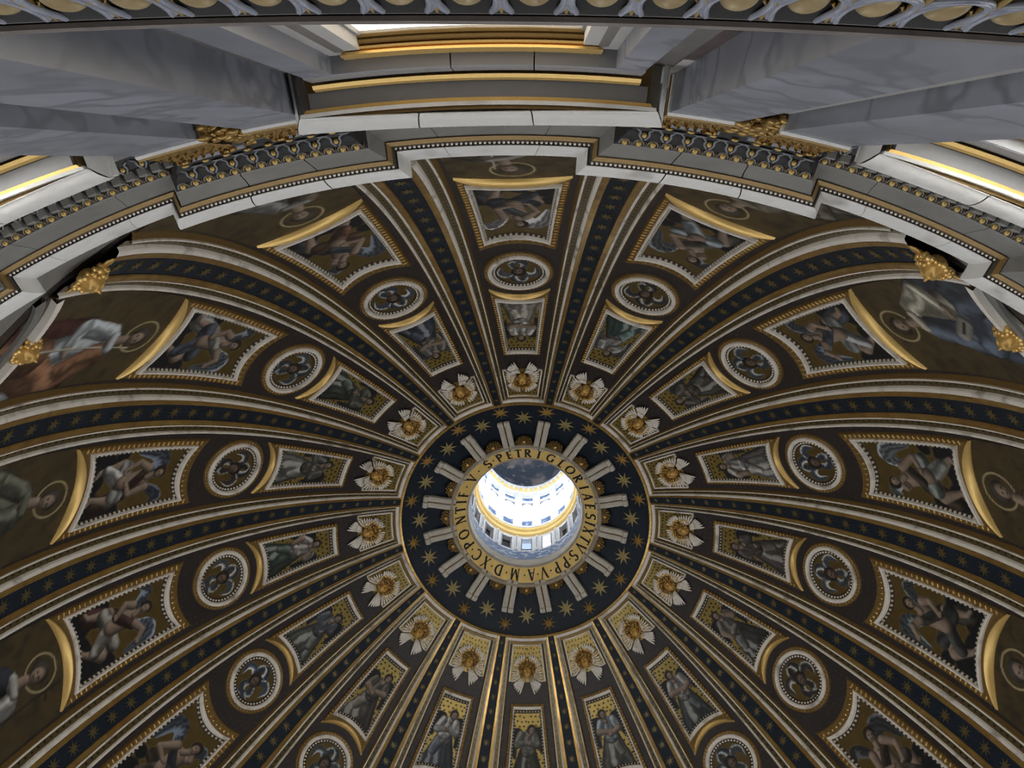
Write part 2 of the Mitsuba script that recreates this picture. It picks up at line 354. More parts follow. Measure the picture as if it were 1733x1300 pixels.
# ------------------------------------------------------------------ mosaic pictures: colours worked out per vertex in the plane of each picture (x right, y up towards the opening, metres)
def sst(a, b, x): t = np.clip((x-a)/(b-a), 0, 1); return t*t*(3-2*t)
class Art:
    def __init__(s, P, seed=0, soft=.03):
        s.P = np.asarray(P, float); s.C = np.tile([.3, .2, .05], (len(s.P), 1)); s.G = np.ones(len(s.P)); s.soft = soft; s.seed = seed
        s.N = meshkit.fbm(np.c_[s.P*2.2, np.full(len(s.P), seed*3.1)], 4, seed); s.N2 = meshkit.fbm(np.c_[s.P*6, np.full(len(s.P), seed*1.7)], 3, seed+5)
    def lay(s, d, col, gold=0., a=1., soft=None):
        so = soft or s.soft; m = sst(so, -so, d)*a; col = np.asarray(col, float)
        col = np.tile(col, (len(s.P), 1)) if col.ndim == 1 else col
        s.C = s.C*(1-m[:, None])+col*m[:, None]; s.G = s.G*(1-m)+gold*m
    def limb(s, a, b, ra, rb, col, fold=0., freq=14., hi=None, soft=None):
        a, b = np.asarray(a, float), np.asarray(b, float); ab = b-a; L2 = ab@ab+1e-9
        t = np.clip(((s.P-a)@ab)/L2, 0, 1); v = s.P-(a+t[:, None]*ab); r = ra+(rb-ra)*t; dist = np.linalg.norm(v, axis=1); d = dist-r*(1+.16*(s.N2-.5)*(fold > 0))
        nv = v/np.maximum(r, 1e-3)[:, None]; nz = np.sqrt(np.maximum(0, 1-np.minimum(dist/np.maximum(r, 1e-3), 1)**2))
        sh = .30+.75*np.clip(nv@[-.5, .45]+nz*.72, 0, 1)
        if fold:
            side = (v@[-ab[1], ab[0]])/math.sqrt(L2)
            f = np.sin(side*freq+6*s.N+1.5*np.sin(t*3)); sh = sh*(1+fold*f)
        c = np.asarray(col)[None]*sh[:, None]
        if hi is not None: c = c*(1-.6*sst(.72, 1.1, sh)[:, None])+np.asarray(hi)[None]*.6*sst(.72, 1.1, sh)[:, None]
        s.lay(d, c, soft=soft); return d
    def chain(s, pts, rs, col, **k):
        for i in range(len(pts)-1): s.limb(pts[i], pts[i+1], rs[i], rs[i+1], col, **k)
    def ell(s, c, rx, ry, ang, col, ring=None):
        q = s.P-np.asarray(c); ca, sa = math.cos(ang), math.sin(ang); x, y = q[:, 0]*ca+q[:, 1]*sa, -q[:, 0]*sa+q[:, 1]*ca
        e = np.sqrt((x/rx)**2+(y/ry)**2); d = (e-1)*min(rx, ry)
        if ring: s.lay(np.abs(d)-ring, col); return
        nz = np.sqrt(np.maximum(0, 1-np.minimum(e, 1)**2)); sh = .35+.7*np.clip(-.4*q[:, 0]/rx+.4*q[:, 1]/ry+.75*nz, 0, 1)
        s.lay(d, np.asarray(col)[None]*sh[:, None])
    def wing(s, pts, rs, col, edge):
        p = curve(pts, 9); r = np.interp(np.linspace(0, 1, 9), np.linspace(0, 1, len(rs)), rs)
        for i in range(8):
            a, b = p[i], p[i+1]; ab = b-a; L2 = ab@ab+1e-9; t = np.clip(((s.P-a)@ab)/L2, 0, 1); v = s.P-(a+t[:, None]*ab); rr = r[i]+(r[i+1]-r[i])*t
            side = (v@[-ab[1], ab[0]])/math.sqrt(L2)/np.maximum(rr, 1e-3); w = sst(.2, .9, side)
            c = np.asarray(col)[None]*(.75+.5*np.sin(side*9+i*.4)*.5+.3*(s.N2-.5))[:, None]
            s.lay(np.linalg.norm(v, axis=1)-rr, c*(1-w[:, None])+np.asarray(edge)[None]*w[:, None])
    def head(s, c, r, ang, skin, hair, up=(0, 1)):
        c = np.asarray(c, float); u = np.array([-math.sin(ang), math.cos(ang)]); w = np.array([u[1], -u[0]])
        s.ell(c+u*r*.25-w*r*.05, r*1.12, r*1.2, ang, hair); s.ell(c-u*r*.12+w*r*.15, r*.74, r*.98, ang, skin)
        for k in (-.28, .32): s.ell(c+u*r*.05+w*r*(.15+k), r*.15, r*.09, ang, (.03, .02, .015))
        s.limb(c+w*r*.2+u*r*.02, c+w*r*.22-u*r*.34, r*.07, r*.11, np.asarray(skin)*1.15)
        s.limb(c+w*r*.0-u*r*.58, c+w*r*.32-u*r*.58, r*.05, r*.05, (.10, .035, .025))
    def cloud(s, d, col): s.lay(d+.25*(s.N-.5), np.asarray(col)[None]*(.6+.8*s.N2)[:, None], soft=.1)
SKIN, HAIR = (.36, .24, .165), (.075, .045, .025)
def standing_angel(A, H, top, skirt, wing, mir=1, lean=0., headx=0., pose=0, skin=SKIN, hi=None, hy=.80):
    f = lambda x, y: np.array([mir*x*H+lean*H*(y-.3), (y-.5)*H])
    A.wing([f(-.05, .66), f(-.17, .72), f(-.22, .56), f(-.20, .38)], [.05*H, .085*H, .08*H, .03*H], wing, np.asarray(wing)*2.2)
    A.wing([f(.05, .66), f(.16, .74), f(.23, .60), f(.21, .46)], [.05*H, .08*H, .07*H, .03*H], np.asarray(wing)*.8, np.asarray(wing)*1.8)
    A.limb(f(-.03, .45), f(-.15, .06), .10*H, .13*H, np.asarray(skirt)*.7, fold=.35, freq=16)
    A.limb(f(.02, .46), f(.10, .04), .11*H, .15*H, skirt, fold=.4, freq=13, hi=hi)
    A.limb(f(.02, .42), f(-.02, .12), .09*H, .12*H, np.asarray(skirt)*1.15, fold=.35, freq=11, hi=hi)
    A.limb(f(.05, .36), f(.10, .22), .06*H, .05*H, np.asarray(skirt)*1.5, fold=.2, freq=9)
    A.limb(f(headx*.4, .685), f(.0, .47), .095*H, .10*H, top, fold=.3, freq=17)
    A.limb(f(-.03, .49), f(.06, .47), .05*H, .05*H, np.asarray(top)*1.1, fold=.3)
    sh = [(-.10, .70), (.10, .70)]
    el, ha = {0: ([(-.15, .56), (.15, .55)], [(-.01, .58), (.03, .57)]), 1: ([(-.15, .58), (.14, .56)], [(.02, .54), (.0, .50)]),
              2: ([(-.13, .57), (.13, .60)], [(.04, .48), (.02, .66)]), 3: ([(-.14, .60), (.17, .58)], [(-.06, .72), (.13, .44)])}[pose]
    for a, b, c in zip(sh, el, ha):
        A.limb(f(*a), f(*b), .058*H, .06*H, np.asarray(top)*1.15, fold=.25, freq=20); A.limb(f(*b), f(*c), .052*H, .034*H, skin if pose % 2 else np.asarray(top)*1.1, fold=0 if pose % 2 else .25)
        A.limb(f(*c), f(c[0]+.015, c[1]+.03), .024*H, .018*H, skin)
    A.limb(f(headx*.5, .70), f(headx, hy-.05), .034*H, .03*H, skin); A.head(f(headx, hy), .062*H, -mir*headx*3, skin, HAIR)
def seated_angel(A, H, drape, cloth, wing, mir=1, pose=0, skin=SKIN, dark=(.02, .024, .034)):
    f = lambda x, y: np.array([mir*x*H, (y-.5)*H])
    for c, r in (((-.22, .08), .16), ((.2, .05), .16), ((-.05, .0), .17), ((.27, .3), .1), ((-.27, .30), .08)): A.cloud(np.linalg.norm(A.P-f(*c), axis=1)-r*H, dark)
    A.wing([f(-.05, .60), f(-.14, .76), f(-.23, .70), f(-.27, .50)], [.04*H, .09*H, .08*H, .03*H], wing, np.asarray(wing)*2.4)
    A.wing([f(.07, .60), f(.15, .74), f(.22, .80), f(.26, .74)], [.03*H, .06*H, .06*H, .02*H], np.asarray(wing)*.8, np.asarray(wing)*2)
    hip, chest = (.03, .36), (.0+.03*pose, .58)
    kn, an = [[(-.17, .33), (.19, .30)], [(-.19, .24), (.16, .38)], [(-.1, .18), (.21, .27)]][pose], [[(-.13, .10), (.13, .07)], [(-.09, .07), (.22, .16)], [(-.2, .06), (.12, .06)]][pose]
    A.limb(f(.12, .42), f(.22, .16), .08*H, .10*H, cloth, fold=.4, freq=10)
    for a, b in zip(kn, an):
        A.limb(f(*hip), f(*a), .085*H, .062*H, skin); A.limb(f(*a), f(*b), .058*H, .03*H, skin); A.limb(f(*b), f(b[0]+.05, b[1]-.03), .028*H, .02*H, skin)
    A.limb(f(-.14, .38), f(.15, .33), .075*H, .085*H, drape, fold=.4, freq=9); A.limb(f(.0, .34), f(-.13, .18), .08*H, .06*H, np.asarray(drape)*1.15, fold=.4, freq=9)
    A.limb(f(.02, .38), f(*chest), .078*H, .098*H, skin); A.limb(f(-.05, .60), f(.09, .46), .05*H, .055*H, cloth, fold=.35, freq=12)
    el, ha = [[(-.17, .52), (.15, .47)], [(-.15, .70), (.17, .56)], [(-.16, .48), (.18, .66)]][pose], [[(-.10, .38), (.02, .42)], [(-.24, .62), (.08, .44)], [(-.03, .44), (.10, .78)]][pose]
    for s_, b, c in zip((-.09, .10), el, ha):
        A.limb(f(s_+.03*pose, .64), f(*b), .046*H, .036*H, skin); A.limb(f(*b), f(*c), .035*H, .024*H, skin); A.limb(f(*c), f(c[0]+.03, c[1]), .022*H, .017*H, skin)
    hx = .02+.05*(pose-1)+.03*pose
    A.limb(f(.03*pose, .64), f(hx, .72), .034*H, .03*H, skin); A.head(f(hx, .765), .058*H, -mir*.5*(pose-1), skin, HAIR)
def cherub_head(A, wc, edge, rot, gold=True):
    ca, sa = math.cos(rot), math.sin(rot); f = lambda x, y: np.array([x*ca-y*sa, x*sa+y*ca])
    A.P = A.P/1.13
    for m in (-1, 1):
        A.wing([f(m*.08, .1), f(m*.22, .5), f(m*.05, .78), f(-m*.16, .80)], [.1, .17, .12, .04], np.asarray(wc)*.7, edge)
        A.wing([f(m*.1, -.1), f(m*.25, -.5), f(m*.1, -.75), f(m*.38, -.84)], [.1, .17, .13, .05], np.asarray(wc)*.8, np.asarray(edge)*.8)
        A.wing([f(m*.15, .05), f(m*.5, .32), f(m*.75, .12), f(m*.70, -.25)], [.1, .17, .15, .05], wc, edge)
    A.ell(f(0, .05), .31, .33, rot, HAIR); A.head(f(0, .0), .27, rot, (.25, .155, .10), HAIR)
def saint(A, robe, mantle, third, mir=1, attr=0, halo=(.40, .30, .12), skin=SKIN, ang=0.):
    # y measured from the halo's centre
    ca, sa = math.cos(ang), math.sin(ang); f = lambda x, y: np.array([mir*(x*ca-y*sa), x*sa+y*ca])
    A.lay(np.linalg.norm(A.P-f(0, -9.2), axis=1)-2.6+(A.N-.5)*1.5, (.02, .022, .03))
    A.limb(f(-.9, -3.4), f(-1.9, -7.5), 1.0, 1.1, np.asarray(third), fold=.35, freq=4)
    A.limb(f(.9, -3.6), f(1.8, -8), 1.0, 1.2, np.asarray(third)*.8, fold=.4, freq=4)
    A.limb(f(0, -2.1), f(.2, -6.5), 1.05, 1.6, robe, fold=.4, freq=5)
    A.limb(f(.45, -1.9), f(1.25, -4.2), .62, .75, mantle, fold=.4, freq=6); A.limb(f(1.2, -4.2), f(-.5, -5.6), .8, 1.0, mantle, fold=.4, freq=5)
    A.limb(f(-.6, -5.2), f(-1.6, -7.6), .9, .9, np.asarray(mantle)*.8, fold=.35, freq=5)
    A.limb(f(-.6, -1.7), f(-1.35, -3.3), .46, .44, np.asarray(robe)*1.15, fold=.3, freq=9); A.limb(f(-1.35, -3.3), f(-.35, -3.6), .4, .26, np.asarray(robe)*1.2, fold=.3, freq=9)
    A.limb(f(-.35, -3.6), f(.02, -3.5), .19, .13, skin)
    if attr == 1: A.limb(f(-1.6, -8), f(.55, -.3), .06, .05, (.45, .40, .30))
    if attr == 2:
        A.limb(f(.35, -3.9), f(.9, -3.1), .33, .33, (.30, .29, .26)); A.limb(f(.4, -3.8), f(.85, -3.15), .06, .06, (.12, .07, .04))
    if attr == 3:
        A.limb(f(-1.9, -7), f(-.75, .9), .07, .06, (.10, .07, .05)); A.limb(f(-1.25, .1), f(-.5, .3), .06, .05, (.10, .07, .05))
    A.ell(f(0, 0), .78, .78, 0, halo, ring=.045); A.limb(f(0, -.75), f(0, -1.4), .24, .30, skin); A.limb(f(-.35, -1.35), f(.35, -1.35), .22, .22, np.asarray(robe)*1.3)
    A.head(f(.02, -.12), .42, ang*mir, skin, (.12, .10, .085) if attr != 2 else (.10, .06, .035))
def paint(mesh_pts, P, draw, seed, wrap=False, bs='m_paint_plain'):
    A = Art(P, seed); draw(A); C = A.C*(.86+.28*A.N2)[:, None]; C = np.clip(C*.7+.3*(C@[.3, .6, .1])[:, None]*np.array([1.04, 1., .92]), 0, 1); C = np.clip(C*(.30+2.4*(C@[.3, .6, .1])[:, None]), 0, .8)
    return mikit.ply(grid(mesh_pts, wrap), bs, True, uv=np.c_[np.zeros(len(P)), A.G], color=C)

SMALL_ART = {  # top, skirt, wing, mirror, lean, head offset, pose, words
    0: ((.38, .37, .35), (.34, .30, .24), (.08, .06, .03), 1, 0, 0, 1, 'white mantle over a pale robe'), 1: ((.28, .28, .27), (.10, .20, .18), (.16, .15, .14), -1, .05, .03, 2, 'teal robe with grey wings'),
    2: ((.16, .14, .12), (.15, .14, .11), (.10, .10, .11), 1, -.04, -.03, 0, 'dull olive robe'), 3: ((.32, .31, .29), (.26, .25, .24), (.08, .07, .06), -1, .04, .04, 3, 'pale grey robe with a white sleeve'),
    4: ((.15, .125, .11), (.17, .145, .13), (.05, .045, .05), 1, -.05, -.05, 2, 'taupe robe, leaning over'), 5: ((.20, .18, .17), (.13, .13, .125), (.05, .045, .055), -1, .05, .04, 3, 'slate grey robe and bare brown arms'),
    6: ((.30, .29, .28), (.11, .14, .145), (.04, .045, .05), 1, .04, -.03, 1, 'grey-white blouse and blue-green skirt'), 7: ((.24, .29, .34), (.16, .17, .145), (.05, .055, .07), 1, .03, -.04, 1, 'pale blue tunic and grey skirt'),
    8: ((.20, .20, .17), (.085, .08, .055), (.045, .04, .04), 1, 0, .06, 0, 'dark green robe with grey sleeves, head bowed'), 9: ((.33, .33, .33), (.10, .13, .20), (.04, .04, .045), -1, .04, -.03, 0, 'white blouse and blue skirt, hands joined'),
    10: ((.17, .145, .115), (.18, .155, .125), (.05, .04, .03), -1, .05, -.05, 1, 'taupe robe, hands at the breast'), 11: ((.14, .16, .20), (.16, .175, .15), (.04, .045, .06), 1, -.05, .05, 2, 'grey-green skirt and blue tunic'),
    12: ((.34, .30, .28), (.09, .15, .125), (.035, .045, .07), -1, .03, .03, 3, 'deep green skirt with a white scarf'), 13: ((.15, .15, .13), (.24, .24, .22), (.05, .05, .05), 1, -.05, -.04, 0, 'pale skirt and dark shawl'),
    14: ((.14, .15, .12), (.11, .14, .11), (.06, .055, .05), -1, .05, .04, 2, 'dark green robe'), 15: ((.20, .19, .18), (.10, .13, .19), (.12, .115, .11), 1, -.03, .03, 1, 'blue skirt and greyish shawl')}
BIG_ART = {  # drape, cloth, wing, mirror, pose, words
    0: ((.06, .08, .12), (.12, .13, .15), (.26, .26, .27), 1, 0, 'with dark blue drapery and white wings'), 1: ((.24, .29, .33), (.12, .11, .09), (.12, .14, .17), -1, 2, 'bare, with pale blue drapery'),
    2: ((.25, .27, .28), (.09, .12, .17), (.10, .13, .18), 1, 1, 'with a blue wing and white drapery'), 3: ((.22, .25, .24), (.10, .07, .05), (.16, .19, .22), -1, 2, 'with pale grey drapery and a white-tipped wing'),
    4: ((.08, .09, .09), (.09, .085, .07), (.10, .14, .15), 1, 1, 'brown-skinned in dark green drapery'), 5: ((.14, .11, .08), (.10, .06, .04), (.08, .09, .10), -1, 0, 'in brown drapery at the picture edge'),
    11: ((.11, .07, .05), (.07, .08, .11), (.09, .12, .17), 1, 2, 'in dark red-brown drapery with blue wings'), 12: ((.27, .25, .22), (.13, .05, .04), (.12, .16, .22), -1, 1, 'with pale sash, red cloth, blue wing'),
    13: ((.30, .30, .29), (.12, .05, .04), (.09, .12, .18), 1, 0, 'in white sash and dark red tunic'), 14: ((.09, .12, .17), (.26, .25, .23), (.13, .16, .20), -1, 1, 'in white cloth over dark blue'),
    15: ((.19, .08, .045), (.10, .12, .17), (.10, .13, .17), 1, 2, 'in rust-red drapery')}
LUN_ART = {  # robe, mantle, third, mirror, attribute, angle, words
    -4: ((.30, .29, .28), (.05, .065, .10), (.07, .08, .11), -1, 3, .1, 'greyish white robe holding a cross staff'), -3: ((.15, .16, .11), (.17, .18, .13), (.12, .12, .085), 1, 0, -.1, 'olive green robe'),
    -2: ((.30, .33, .36), (.33, .13, .045), (.13, .03, .025), 1, 1, .25, 'orange mantle, pale blue sleeve, long staff'), -1: ((.22, .22, .21), (.15, .12, .08), (.08, .08, .07), -1, 0, .2, 'pale grey robe'),
    0: ((.24, .23, .21), (.12, .11, .08), (.07, .07, .06), 1, 1, .3, 'dim pale robe with a staff'), 1: ((.20, .17, .12), (.16, .14, .10), (.08, .07, .05), -1, 0, .1, 'dim brown robe'),
    2: ((.34, .32, .24), (.12, .17, .25), (.09, .13, .21), -1, 2, -.15, 'billowing blue mantle with a white book'), 3: ((.20, .06, .045), (.22, .07, .05), (.10, .04, .03), 1, 0, -.1, 'red robe'),
    4: ((.15, .10, .07), (.14, .07, .05), (.08, .06, .05), -1, 0, .05, 'russet robe at the picture edge')}
WINGS = [((.10, .14, .22), (.50, .54, .57)), ((.13, .15, .19), (.48, .50, .51)), ((.09, .09, .095), (.46, .46, .44)), ((.11, .14, .17), (.38, .45, .50))]
PANEL_GROUPS = dict(s='angel mosaics of the upper ring', b='winged figure mosaics of the lower ring', m='round cherub mosaics', l='saint mosaics at the foot of the dome')

def up_xy(l2, S0): return np.c_[-l2[..., 0].ravel(), (l2[..., 1]-S0).ravel()]
for k in range(16):
    kk = k if k < 8 else k-16
    if k in SMALL_ART:
        a = SMALL_ART[k]; q = coons(SMALL[3][0], SMALL[3][1], 46, 92); S0 = th(48.0)
        key = thing('angel_mosaic', f'angel mosaic, {a[7]}, {where(k)}', 'mosaic', PANEL_GROUPS['s'])
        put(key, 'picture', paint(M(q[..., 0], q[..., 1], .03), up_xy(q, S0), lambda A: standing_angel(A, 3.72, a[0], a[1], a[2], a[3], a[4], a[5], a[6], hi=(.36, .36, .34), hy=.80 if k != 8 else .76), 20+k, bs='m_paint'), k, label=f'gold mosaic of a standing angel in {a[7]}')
        for nm, sh, lb, kd in small_frame: put(key, nm, sh, k, lb, kd)
    if k in BIG_ART:
        a = BIG_ART[k]; q = coons(BIG[3][0], BIG[3][1], 76, 90); S0 = th(26.8)
        key = thing('winged_figure_mosaic', f'seated winged figure {a[5]}, {where(k)}', 'mosaic', PANEL_GROUPS['b'])
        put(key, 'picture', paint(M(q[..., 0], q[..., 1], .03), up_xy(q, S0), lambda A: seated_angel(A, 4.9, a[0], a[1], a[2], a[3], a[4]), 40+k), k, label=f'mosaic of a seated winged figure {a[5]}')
        for nm, sh, lb, kd in big_frame: put(key, nm, sh, k, lb, kd)
    if seen(np.stack([M(x, MED_S+y, .1) for x, y in ((0, 1.4), (1.4, 0), (-1.4, 0), (0, -1.4))]), k, 0):
        wc, ed = WINGS[(k*5+1) % 4]; rot = .25*math.sin(k*2.3)
        rr_, aa_ = np.meshgrid(np.linspace(0, 1.03, 30), np.linspace(0, 2*PI, 64), indexing='ij'); q = np.stack([rr_*np.sin(aa_), MED_S+rr_*np.cos(aa_)], -1)
        key = thing('cherub_medallion', f'round mosaic of a winged cherub head in a white ring, {where(k)}', 'medallion', PANEL_GROUPS['m'])
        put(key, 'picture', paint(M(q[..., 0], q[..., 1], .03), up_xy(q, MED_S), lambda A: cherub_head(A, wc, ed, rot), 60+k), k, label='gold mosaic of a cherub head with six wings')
        for nm, sh, lb, kd in med_frame: put(key, nm, sh, k, lb, kd)
    if kk in LUN_ART:
        a = LUN_ART[kk]; lp, n = loop(.312, 1.5, 1.5, .288, 18.7, 20.0); q = coons(lp, n, 92, 110); S0 = th(17.7)
        key = thing('saint_mosaic', f'saint in {a[6]}, {where(k)}', 'mosaic', PANEL_GROUPS['l'])
        def draw(A):
            A.C[:] = np.array([.11, .075, .03])*(.7+.6*A.N)[:, None]; A.G[:] = .35*sst(.3, .6, A.N); saint(A, a[0], a[1], a[2], a[3], a[4], ang=a[5])
        put(key, 'picture', paint(M(q[..., 0], q[..., 1], .025), up_xy(q, S0), draw, 80+k), k)

# ------------------------------------------------------------------ gold panels with cherub heads under the blue band
def fillet(pts_ut, w, h, n0):
    """square moulding along a (u, degrees) polyline"""
    p = []
    for (a, b), (c, d) in zip(pts_ut[:-1], pts_ut[1:]):
        m = max(1, int(max(abs(c-a)/.05, abs(d-b)/.5))); p += [(a+(c-a)*i/m, b+(d-b)*i/m) for i in range(m)]
    p.append(pts_ut[-1]); p = np.array(p); Sx = RR*np.radians(p[:, 1]); q = np.stack([p[:, 0]*PER*rad_at(Sx), Sx], 1)
    t = np.gradient(q, axis=0); t /= np.linalg.norm(t, axis=1, keepdims=True)+1e-9; nn = np.stack([-t[:, 1], t[:, 0]], 1)
    P = np.stack([M(q[:, 0]+nn[:, 0]*o, q[:, 1]+nn[:, 1]*o, h_) for o, h_ in ((-w, n0-.03), (-w*.8, n0+h), (w*.8, n0+h), (w, n0-.03))], 1)
    return grid(P)
def band(t0, t1, u, pr):
    """strip across the bay between degrees t0 and t1; pr = (fraction, height)"""
    uu = np.linspace(-u, u, 25)
    P = np.stack([M(uu*PER*rad_at(th(t0+(t1-t0)*f)), th(t0+(t1-t0)*f), h) for f, h in pr], 1); return grid(P)
q = coons(*loop(.285, 55.7, 55.7, .265, 60.1, 60.1), 18, 18)
gp = [('gold_ground', S(grid(M(q[..., 0], q[..., 1], .02)), 'm_goldmosaic', True)),
      ('inner_fillet', S(fillet([(-.20, 56.5), (-.20, 56.05), (-.235, 56.05), (-.235, 55.75), (-.285, 55.75), (-.27, 60.1), (.27, 60.1), (.285, 55.75), (.235, 55.75), (.235, 56.05), (.20, 56.05), (.20, 56.5)], .045, .06, .02), 'm_white')),
      ('outer_fillet', S(band(60.55, 60.95, .43, [(0, .0), (.1, .10), (.55, .14), (.9, .16), (1, .1)]), 'm_white', 30)),
      ('brown_band', S(band(60.14, 60.56, .33, [(0, .02), (.1, .07), (.9, .06), (1, 0)]), 'm_goldbrown', 30))]
def feather(x, y, ang, ln, wd, n0, up=.12, tip=.06):
    """one plume from (x, y), pointing ang radians clockwise of straight up"""
    e = US8[0]; t = (e[:, 2]+1)/2; w = wd*(e[:, 0])*(.75+.5*t); b = t*ln
    return M(x+b*math.sin(ang)+w*math.cos(ang), SC+y+b*math.cos(ang)-w*math.sin(ang), n0+up*np.sin(t*2.2)+tip*t+.055*e[:, 1]), US8[1]
SC = th(56.95)
def face_mesh():
    V, F = ico(4); V = V.copy(); x, y, z = V.T
    g = lambda cx, cy, s, sy=None: np.exp(-((x-cx)/s)**2-((y-cy)/(sy or s))**2)*np.clip(z/.45, 0, 1)
    b = .16*g(0, -.08, .12, .22)+.08*g(0, -.16, .16, .10)-.24*g(-.33, .08, .16, .11)-.24*g(.33, .08, .16, .11)+.05*g(-.33, .06, .09, .07)+.05*g(.33, .06, .09, .07)
    b += .06*g(-.42, -.28, .24)+.06*g(.42, -.28, .24)+.07*g(0, -.42, .2, .06)-.07*g(0, -.48, .22, .035)+.05*g(0, -.54, .16, .06)+.09*g(0, -.78, .22, .15)+.05*g(-.3, .25, .3, .08)+.05*g(.3, .25, .3, .08)
    r = 1+1.7*b; return x*r, y*r, z*r, F
def cherub_face():
    x, y, z, F = face_mesh(); return M(x*.27, SC-.02+y*.34, .24+z*.30), F
rng = np.random.default_rng(7)
curls = []
for i in range(60):
    a = rng.uniform(-2.35, 2.35); rr_ = rng.uniform(.31, .50); s_ = rng.uniform(.055, .085); e = US6[0]*s_
    cx, cy, cn = rr_*math.sin(a)*.92, rr_*math.cos(a)*1.02, .30+.18*rng.uniform()-.35*(rr_-.36)
    curls.append((M(cx+e[:, 0], SC+.02+cy+e[:, 1], cn+e[:, 2]), US6[1]))
collar = []
for i in range(13):
    a = -2.0+i*4./12; collar.append(feather(.40*math.sin(a)*1.0, .46*math.cos(a), a, .30, .075, .14))
wings = []
for sgn in (-1, 1):
    top = [feather(sgn*.10+.38*math.sin(sgn*a), .30*math.cos(a)+.08, sgn*a*.9, .62-.03*i, .062, .10, .14, .05) for i, a in enumerate(np.linspace(.10, 1.15, 7))]
    side = [feather(sgn*.32, .06-.05*i, sgn*(.95+.20*i), .50+.03*i, .055, .08, .10, .04) for i in range(7)]+[feather(sgn*.30, -.05-.03*i, sgn*(1.25+.2*i), .34, .07, .14, .10) for i in range(5)]
    low = [feather(sgn*(.12+.05*i), -.34-.02*i, sgn*(2.80-.12*i), 1.0-.09*i, .062, .06, .10, .02) for i in range(6)]+[feather(sgn*(.12+.06*i), -.36, sgn*(2.7-.1*i), .42, .07, .13, .09) for i in range(4)]
    wings += [join(top), join(side), join(low)]
cherub = [('face', S(cherub_face(), 'm_goldface', True), 'gilt face'), ('curly_hair', S(join(curls), 'm_goldrelief_dark', 40), 'gilt curls'), ('plume_collar', S(join(collar), 'm_goldlip', True), 'gilt inner plumes')]+[('wing', S(w, 'm_white', True), 'white feathered wing') for w in wings]
for k in range(16):
    key = thing('gold_panel', f'gold ground panel with a white fillet behind the cherub, {where(k)}', 'panel', 'gold panels round the blue band')
    for nm, sh in gp: put(key, nm, sh, k)
    key = thing('cherub_relief', f'gilt cherub head with white wings, {where(k)}', 'cherub', 'cherub reliefs round the blue band')
    hd = put(key, 'face', cherub[0][1], k, cherub[0][2])
    for nm, sh, lb in cherub[1:]: put(hd if nm != 'wing' else key, nm, sh, k, lb)

# ------------------------------------------------------------------ blue band: stars, scroll brackets, pine cones, lettered ring
for j in range(16):
    h = j+.5 if j+.5 < 8 else j+.5-16
    sz = th(62.55); sh = S(star_mesh(.50, .03, .20, sz, inner=.30), 'm_starbright')
    key = thing('gilt_star', f'raised gilt star on the blue band, {where_half(h)}', 'star', 'raised stars on the blue band'); scene[key] = {**sh, 'to_world': RZ(h)}
    k = j if j <= 8 else j-16
    sh = S(star_mesh(.54, .03, .03, th(63.75), inner=.36, rot=.2), 'm_stardim')
    key = thing('mosaic_star', f'flat dull gold star on the blue band, {where(k)}', 'star', 'flat stars on the blue band'); scene[key] = {**sh, 'to_world': RZ(k)}
def scroll_bracket():
    s0, s1 = th(64.2), th(68.0); s = np.linspace(s0, s1, 26); t = (s-s0)/(s1-s0)
    n = .10+.34*t+.10*np.sin(t*PI*1.0)-.05*np.sin(t*2*PI)
    out = {}
    for sg in (-1, 1):
        w = .17; prof = [(-.15, -.2), (-.15, .06), (-.09, .10), (0, .06), (.09, .10), (.15, .06), (.15, -.2)]
        P = np.stack([M(sg*.19+a+0*s, s, n+b) for a, b in prof], 1); out.setdefault('scroll', []).append(grid(P))
        a = np.linspace(0, 2*PI, 15); vol = []
        for r_, hh in ((.16, .16), (.17, 0), (.16, -.16)):
            vol.append(np.stack([M(sg*.19+hh, s0+.02+r_*np.cos(x), .16+r_*np.sin(x)) for x in a]))
        V, F = grid(np.stack(vol, 0)); caps = []
        for row in (0, 2):
            c = V[row*15:(row+1)*15].mean(0); caps.append((np.vstack([V[row*15:(row+1)*15], c]), np.array([[i, i+1, 15] for i in range(14)])))
        out['volute'] = out.get('volute', [])+[join([(V, F)]+caps)]
    out['gilt_bead'] = [join([(M(US6[0][:, 0]*.07, s0+.15+(s1-s0-.2)*q+US6[0][:, 1]*.10, .12+.32*q+US6[0][:, 2]*.06), US6[1]) for q in np.linspace(0, 1, 10)])]
    return out
sb = scroll_bracket()
def cone():
    ms = []
    for i in range(40):
        a = i*2.39996; rr_ = .40*math.sqrt(i/40.); e = US6[0]*.085
        ms.append((M(rr_*math.sin(a)*1.25+e[:, 0], th(67.15)+rr_*math.cos(a)*.9+e[:, 1], .22+.20*(1-(rr_/.42)**2)+e[:, 2]), US6[1]))
    e = ico(2); ms.append((M(e[0][:, 0]*.46, th(67.15)+e[0][:, 1]*.34, .16+e[0][:, 2]*.2), e[1])); return join(ms)
cone_s = S(cone(), 'm_goldbrown', 40); tip_s = S(join([(M(US8[0][:, 0]*.12, th(66.9)+US8[0][:, 1]*.12, .46+US8[0][:, 2]*.08), US8[1])]), 'm_goldrelief', True)
sbs = [('scroll', S(m, 'm_scroll', 30), None) for m in sb['scroll']]+[('volute', S(m, 'm_scroll', 30), None) for m in sb['volute']]+[('gilt_bead', S(sb['gilt_bead'][0], 'm_goldbrown', True), 'brown gilt bead row between the scrolls')]
